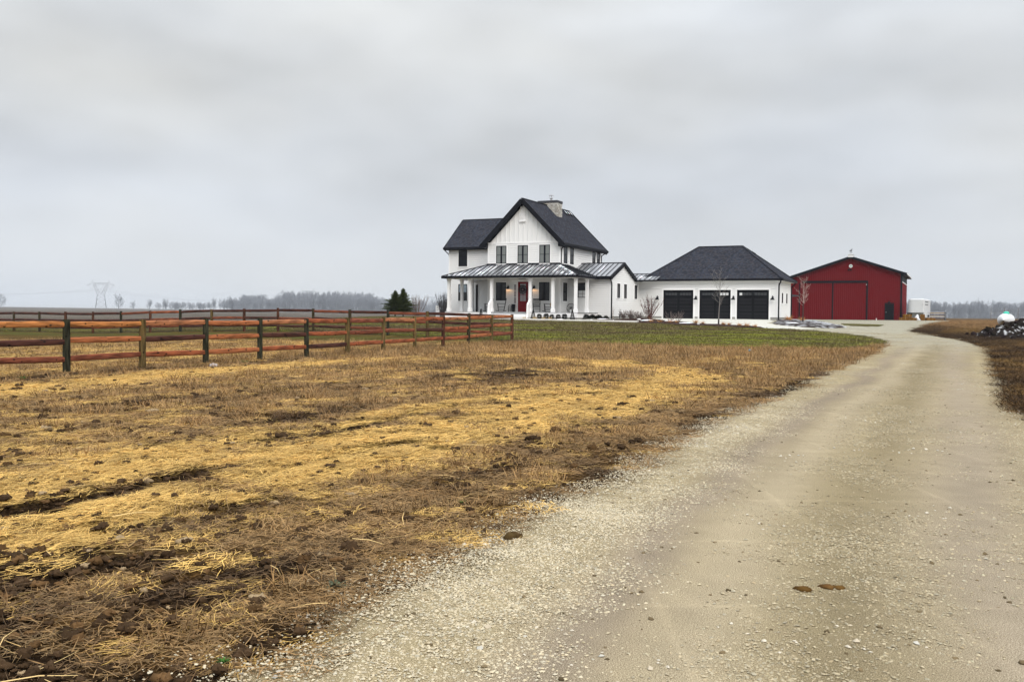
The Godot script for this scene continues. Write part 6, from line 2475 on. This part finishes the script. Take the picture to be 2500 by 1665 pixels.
func make_gate():
	var p = onground(64.4, -140.0)
	var post = MB.new()
	post.tube([Vector3(0, -0.2, 0), Vector3(0, 1.24, 0)], [0.13, 0.12], 10)
	var f = thing("board_fence", "short run of dark boards and a black post beside the far field gate", "fence", p)
	part("post", post, M.black, f)
	for k in 4:
		var b = MB.new()
		var y = 0.28 + 0.27 * k
		b.bar(Vector3(-0.1, y, -0.1), Vector3(-1.0, y + 0.02, -9.0), 0.05, 0.15)
		part("rail", b, M.rails[3] if k % 2 == 0 else M.tan_cloth, f)
	var g = thing("field_gate", "low grey tube gate between the trailer and the black post", "gate", onground(62.6, -139.6))
	for k in 5:
		var b = MB.new()
		b.tube([Vector3(-1.5, 0.25 + 0.23 * k, 0), Vector3(1.6, 0.25 + 0.23 * k, 0.1)], [0.025, 0.025], 5)
		part("bar", b, M.galv if k > 0 else M.iron, g)
	for x in [-1.5, 0.05, 1.6]:
		var b = MB.new()
		b.tube([Vector3(x, 0.0, 0.05), Vector3(x, 1.2, 0.05)], [0.025, 0.025], 5)
		part("upright", b, M.galv, g)
	# wire fence far behind the tank
	var wf = thing("wire_fence", "thin grey wire fence posts at the right edge behind the tank", "fence", onground(52.0, -99.0))
	var base = wf.position
	var prev = null
	for k in 7:
		var q = onground(50.6 + 0.95 * k, -99.5 + 0.9 * k) - base
		var b = MB.new()
		b.tube([q, q + Vector3.UP * 1.5], [0.03, 0.025], 5)
		part("post", b, M.bark_grey, wf)
		if prev != null:
			for y in [0.5, 0.9, 1.3]:
				var w = MB.new()
				w.tube([prev + Vector3.UP * y, q + Vector3.UP * y], [0.006, 0.006], 3, false)
				part("wire", w, M.galv, wf)
		prev = q
	# slim mast above the right wood
	var mast = MB.new()
	mast.tube([Vector3(0, 0, 0), Vector3(0, 21.5, 0)], [0.32, 0.2], 5)
	top_mesh("mast", mast, M.galv_haze, "slim mast rising above the wood on the right horizon", "mast", onground(490.0, -990.0))

func lattice(mb, a, b, c, d, w, bays):
	# two legs a-b and c-d joined by cross braces
	mb.bar(a, b, w, w)
	mb.bar(c, d, w, w)
	for k in bays:
		var t0 = float(k) / bays
		var t1 = float(k + 1) / bays
		mb.bar(a.lerp(b, t0), c.lerp(d, t1), w * 0.6, w * 0.6)
		mb.bar(c.lerp(d, t0), a.lerp(b, t1), w * 0.6, w * 0.6)
		mb.bar(a.lerp(b, t1), c.lerp(d, t1), w * 0.6, w * 0.6)

func make_pylons():
	# self-supporting tower: tapering body, Y-shaped fork, wide beam with two peaks
	var body = MB.new()
	var w = 0.34
	for z in [-1.0, 1.0]:
		lattice(body, Vector3(-8, 0, 6 * z), Vector3(-5.2, 22, 2.0 * z), Vector3(8, 0, 6 * z), Vector3(5.2, 22, 2.0 * z), w, 3)
	for s in [-1.0, 1.0]: lattice(body, Vector3(8 * s, 0, -6), Vector3(5.2 * s, 22, -2.0), Vector3(8 * s, 0, 6), Vector3(5.2 * s, 22, 2.0), w, 3)
	var fork = MB.new()
	for s in [-1.0, 1.0]:
		for z in [-1.0, 1.0]:
			lattice(fork, Vector3(5.2 * s, 22, 2.0 * z), Vector3(10.6 * s, 38, 1.2 * z), Vector3(0.3 * s, 24, 2.0 * z), Vector3(7.2 * s, 38, 1.2 * z), w * 0.9, 4)
	var beam = MB.new()
	for z in [-1.0, 1.0]:
		lattice(beam, Vector3(-11, 41.4, 1.0 * z), Vector3(11, 41.4, 1.0 * z), Vector3(-11, 38.6, 1.2 * z), Vector3(11, 38.6, 1.2 * z), w * 0.8, 8)
		for s in [-1.0, 1.0]:
			beam.bar(Vector3(11 * s, 41.4, z), Vector3(20.0 * s, 37.6, 0), w * 0.8, w * 0.8)
			beam.bar(Vector3(11 * s, 38.8, z), Vector3(20.0 * s, 37.4, 0), w * 0.8, w * 0.8)
	for s in [-1.0, 1.0]:
		beam.bar(Vector3(11 * s, 41.4, 0), Vector3(11.6 * s, 46.0, 0), w * 0.8, w * 0.8)
		beam.bar(Vector3(13.5 * s, 40.2, 0), Vector3(11.6 * s, 46.0, 0), w * 0.6, w * 0.6)
	var ins = MB.new()
	for q in [[-18.0, 37.6, -13.5, 30.5], [-9.5, 38.4, -13.5, 30.5], [18.0, 37.6, 13.5, 30.5], [9.5, 38.4, 13.5, 30.5], [-4.0, 38.6, 0.0, 31.0], [4.0, 38.6, 0.0, 31.0]]: ins.bar(Vector3(q[0], q[1], 0), Vector3(q[2], q[3], 0), 0.26, 0.26)
	var first = null
	var spots = [[245.0, 1480.0, "nearest and largest steel pylon at the far left horizon"], [750.0, 1880.0, "middle faint pylon above the wood"], [1050.0, 2450.0, "faintest pylon just left of the porch, behind bare shrubs"]]
	var tops = []
	for q in spots:
		var x = (q[0] - 1250.0) / 2300.0 * q[1]
		var p = Vector3(x, elev(x, -q[1]), -q[1])
		if q[0] < 300.0: p.y -= 1.0
		tops.append(p)
		if first == null:
			first = thing("power_pylon", q[2], "pylon", p, 0.35, "power pylons in the haze")
			part("tower_body", body, M.galv_haze, first)
			part("tower_fork", fork, M.galv_haze, first)
			part("cross_beam", beam, M.galv_haze, first)
			part("insulator", ins, M.galv_haze, first)
		else: copy(first, q[2], p, 0.35)
	# conductors, sagging from tower to tower and out to the left
	var w0 = tops[0] + Vector3(-420, 6, 190)
	var ends = [[w0, tops[0]], [tops[0], tops[1]], [tops[1], tops[2]]]
	for s in [-13.5, 0.0, 13.5]:
		for e in ends:
			var mb = MB.new()
			var pts = []
			var rad = []
			for k in 13:
				var t = k / 12.0
				pts.append(e[0].lerp(e[1], t) + Vector3(s, 30.6 - 14.0 * 4.0 * t * (1.0 - t), 0))
				rad.append(0.09)
			mb.tube(pts, rad, 3, false)
			var o = part(numbered("power_line"), mb, M.galv_haze, self)
			var where = "from the nearest pylon to the left edge" if e == ends[0] else ("between the nearest and the middle pylon" if e == ends[1] else "between the middle and the faintest pylon")
			var which = "left hand" if s < -1.0 else ("centre" if s < 1.0 else "right hand")
			tag(o, "%s sagging power line %s" % [which, where], "power line", "power lines in the haze")

# ------------------------------------------------------------------ small things on the ground
func rosette(seedn, leaves, len, wid, c):
	var rg = RandomNumberGenerator.new()
	rg.seed = seedn
	var mb = MB.new()
	mb.colored = true
	for k in leaves:
		var a = TAU * k * 0.382 + rg.randf_range(-0.2, 0.2)
		var d = Vector3(cos(a), 0, sin(a))
		var x = d.cross(Vector3.UP) * wid * rg.randf_range(0.7, 1.1)
		var l = len * rg.randf_range(0.6, 1.1)
		var h = rg.randf_range(0.2, 0.9)
		var t = rg.randf_range(0.6, 1.3)
		mb.c = Color(c.x * t, c.y * t, c.z * t)
		var p = [Vector3.ZERO, d * l * 0.45 + Vector3.UP * l * h * 0.55, d * l * 0.8 + Vector3.UP * l * h * 0.7, d * l + Vector3.UP * l * h * 0.55]
		mb.quad(p[0] - x * 0.2, p[0] + x * 0.2, p[1] + x * 0.5, p[1] - x * 0.5)
		mb.quad(p[1] - x * 0.5, p[1] + x * 0.5, p[2] + x * 0.4, p[2] - x * 0.4)
		mb.quad(p[2] - x * 0.4, p[2] + x * 0.4, p[3] + x * 0.04, p[3] - x * 0.04)
	return mb.done()

func lump(seedn, r, squash, c, n = 3):
	var rg = RandomNumberGenerator.new()
	rg.seed = seedn
	var mb = MB.new()
	mb.colored = true
	for k in n:
		var t = rg.randf_range(0.7, 1.3)
		mb.c = Color(c.x * t, c.y * t, c.z * t)
		mb.blob(Vector3(rg.randf_range(-1, 1) * r * 0.8, r * 0.4 * squash, rg.randf_range(-1, 1) * r * 0.4), r * rg.randf_range(0.6, 1.0), seedn + k, 0.45, 9, 6)
	for k in mb.v.size(): mb.v[k].y *= squash
	return mb.done()

func make_small_things():
	top_mesh("dung_lump", lump(3, 0.055, 0.75, Vector3(0.060, 0.040, 0.018)), M.soil, "dark brown lump of dung lying on the road edge in the foreground", "dung", onground(0.0, -6.72, 0.018))
	top_mesh("dung_lump", lump(7, 0.045, 0.35, Vector3(0.10, 0.055, 0.020), 4), M.soil, "flattened brown dung on the road, left of two", "dung", onground(1.72, -5.5, 0.022))
	top_mesh("dung_lump", lump(9, 0.045, 0.35, Vector3(0.10, 0.055, 0.020), 4), M.soil, "flattened brown dung on the road, right of two", "dung", onground(1.92, -5.55, 0.022))
	rng.seed = 88
	var marks = []
	for k in 420:
		var z = -3.6 - 18.0 * pow(rng.randf(), 1.6)
		var d = rng.randf_range(0.3, 4.3)
		var x = road_left_x(z) + d * 1.15
		marks.append(spot(x, z, elev(x, z) + 0.022, rng.randf_range(0.10, 0.36), rng.randf_range(0.25, 0.6), col(Vector3(0.14, 0.105, 0.06) * rng.randf_range(0.5, 1.3))))
	var mb = MB.new()
	mb.colored = true
	mb.blob(Vector3(0, 0.01, 0), 0.05, 4, 0.5, 8, 5)
	scatter("mud_crumbs", [mb.done()], M.soil, marks, "dark crumbs of mud and dung trodden into the gravel road")
	top_mesh("grey_weed", rosette(4, 30, 0.07, 0.018, Vector3(0.075, 0.082, 0.048)), M.leaf, "grey green leafy weed at the road edge in the foreground", "weed", onground(-1.02, -5.5, 0.01))
	var gw = top_mesh("green_weed", rosette(5, 44, 0.15, 0.02, Vector3(0.045, 0.115, 0.02)), M.leaf, "bright green weed tuft in front of the fence's fourth post", "weed", onground(-8.4, -29.6, 0.01), "green weeds in the straw")
	copy(gw, "dark green weed near the left edge below the fence", onground(-11.3, -21.7, 0.01), 1.0, 0.9)
	copy(gw, "small bright green weed beside the road rim", onground(-0.42, -8.0, 0.01), 2.0, 0.3)
	copy(gw, "small green weed at the bottom edge by the gravel", onground(-1.32, -4.3, 0.01), 2.6, 0.25)
	var bl = MB.new()
	bl.lathe([Vector2(0.0, 0.0), Vector2(0.05, 0.0), Vector2(0.075, 0.05), Vector2(0.055, 0.10), Vector2(0.0, 0.115)], 12)
	var bm = mat(0.05, 0.33, 0.52, 0.5, 0.4)
	top_mesh("blue_ball", bl, bm, "small bright blue object lying in the brown grass before the lawn", "ball", onground(10.2, -40.3, 0.02))
	top_mesh("pale_stone", lump(13, 0.13, 0.6, Vector3(0.62, 0.55, 0.53), 2), M.stone, "pale pinkish stone in the straw below the third fence post", "stone", onground(-8.7, -27.4, 0.02))
	# white service box left of the house
	var box = MB.new()
	box.prism([Vector3(-0.17, 0, 0.12), Vector3(0.17, 0, 0.12), Vector3(0.17, 0.95, 0.12), Vector3(0.13, 1.0, 0.12), Vector3(-0.13, 1.0, 0.12), Vector3(-0.17, 0.95, 0.12)], Vector3(0, 0, -0.24))
	var sb = thing("utility_box", "white service box left of the tall bare shrub by the porch", "utility box", onground(-6.62, -83.5), 0.1)
	part("cabinet", box, M.white_paint, sb)
	for y in [0.62, 0.78, 0.90]:
		var vn = MB.new()
		vn.box(Vector3(-0.02, y, 0.125), Vector3(0.14, 0.035, 0.012))
		part("vent", vn, M.iron, sb)
	# landscape stones and remains of snow in the beds
	var st = null
	var n = 0
	for q in [[9.75, -72.6, 1.6, "largest whitish boulder in the bed left of the red brown shrub"], [7.6, -70.6, 0.9, "pale stone at the front rim of the bed below the downspout"], [12.0, -67.1, 0.8, "pale stone in the bed before the first garage door"], [12.95, -65.4, 1.0, "pale stone in the bed's front rim left of the young tree"], [6.0, -71.6, 0.9, "pale stone below the low yews"], [17.0, -62.9, 0.7, "pale stone at the right tip of the bed"]]:
		if st == null: st = top_mesh("landscape_stone", lump(31, 0.15, 0.6, Vector3(0.55, 0.54, 0.53), 3), M.stone, q[3], "stone", onground(q[0], q[1], 0.07), "pale stones in the mulch bed")
		else: copy(st, q[3], onground(q[0], q[1], 0.07), n * 1.3, q[2] / 1.6)
		n += 1
	for q in [[10.3, -71.4, 0.5, 0.16, "flat white snow patch right of the largest boulder"], [11.7, -70.2, 0.42, 0.14, "white snow patch beside the orange tufts"], [6.9, -72.6, 0.5, 0.14, "white snow patch in front of the yews"], [12.3, -66.6, 0.55, 0.13, "long snow patch in the bed before the middle garage door"], [20.3, -68.3, 0.6, 0.2, "bright snow patch on the island left of the pale young tree"], [9.9, -70.6, 0.4, 0.1, "small snow patch at the front of the mulch bed"], [3.6, -71.2, 0.4, 0.1, "small snow patch between boxwoods and walk"]]:
		var mb2 = MB.new()
		var ring = []
		for k in 11:
			var a = TAU * k / 11
			var r = rng.randf_range(0.6, 1.0)
			ring.append(Vector3(cos(a) * q[2] * r, 0.0, -sin(a) * q[2] * 0.6 * r))
		for k in 11:
			var a = ring[k]
			var b = ring[(k + 1) % 11]
			mb2.quad(a, b, b * 0.55 + Vector3.UP * 0.045, a * 0.55 + Vector3.UP * 0.045)
			mb2.tri(a * 0.55 + Vector3.UP * 0.045, b * 0.55 + Vector3.UP * 0.045, Vector3.UP * 0.055)
		top_mesh("snow_patch", mb2, M.snow, q[4], "snow", onground(q[0], q[1], 0.10), "remains of snow in the beds")
	# thin dry stalks by the wing
	top_mesh("dry_stalks", twig_bush(98, 5, 0.95, 0.3, 0.009, 3, 0.1), M.bark_pale, "two thin pale dry stalks by the wing's black downspout", "plant", onground(7.95, -74.2, 0.08))
	top_mesh("dark_stalk", twig_bush(99, 5, 0.72, 0.2, 0.014, 8, 0.12), M.twig_dark, "slim dark stalk right of the wing's black downspout", "plant", onground(8.5, -74.4, 0.08))

func _ready():
	make_materials()
	make_camera_and_light()
	make_fields()
	make_ground()
	make_sheets()
	make_farmhouse()
	make_garage()
	make_barn()
	make_fences()
	make_trees()
	make_porch_things()
	make_tank()
	make_pile()
	make_bales_and_trailer()
	make_gate()
	make_pylons()
	make_small_things()
	make_straw()
	make_gravel_stones()
	make_lawn_grass()
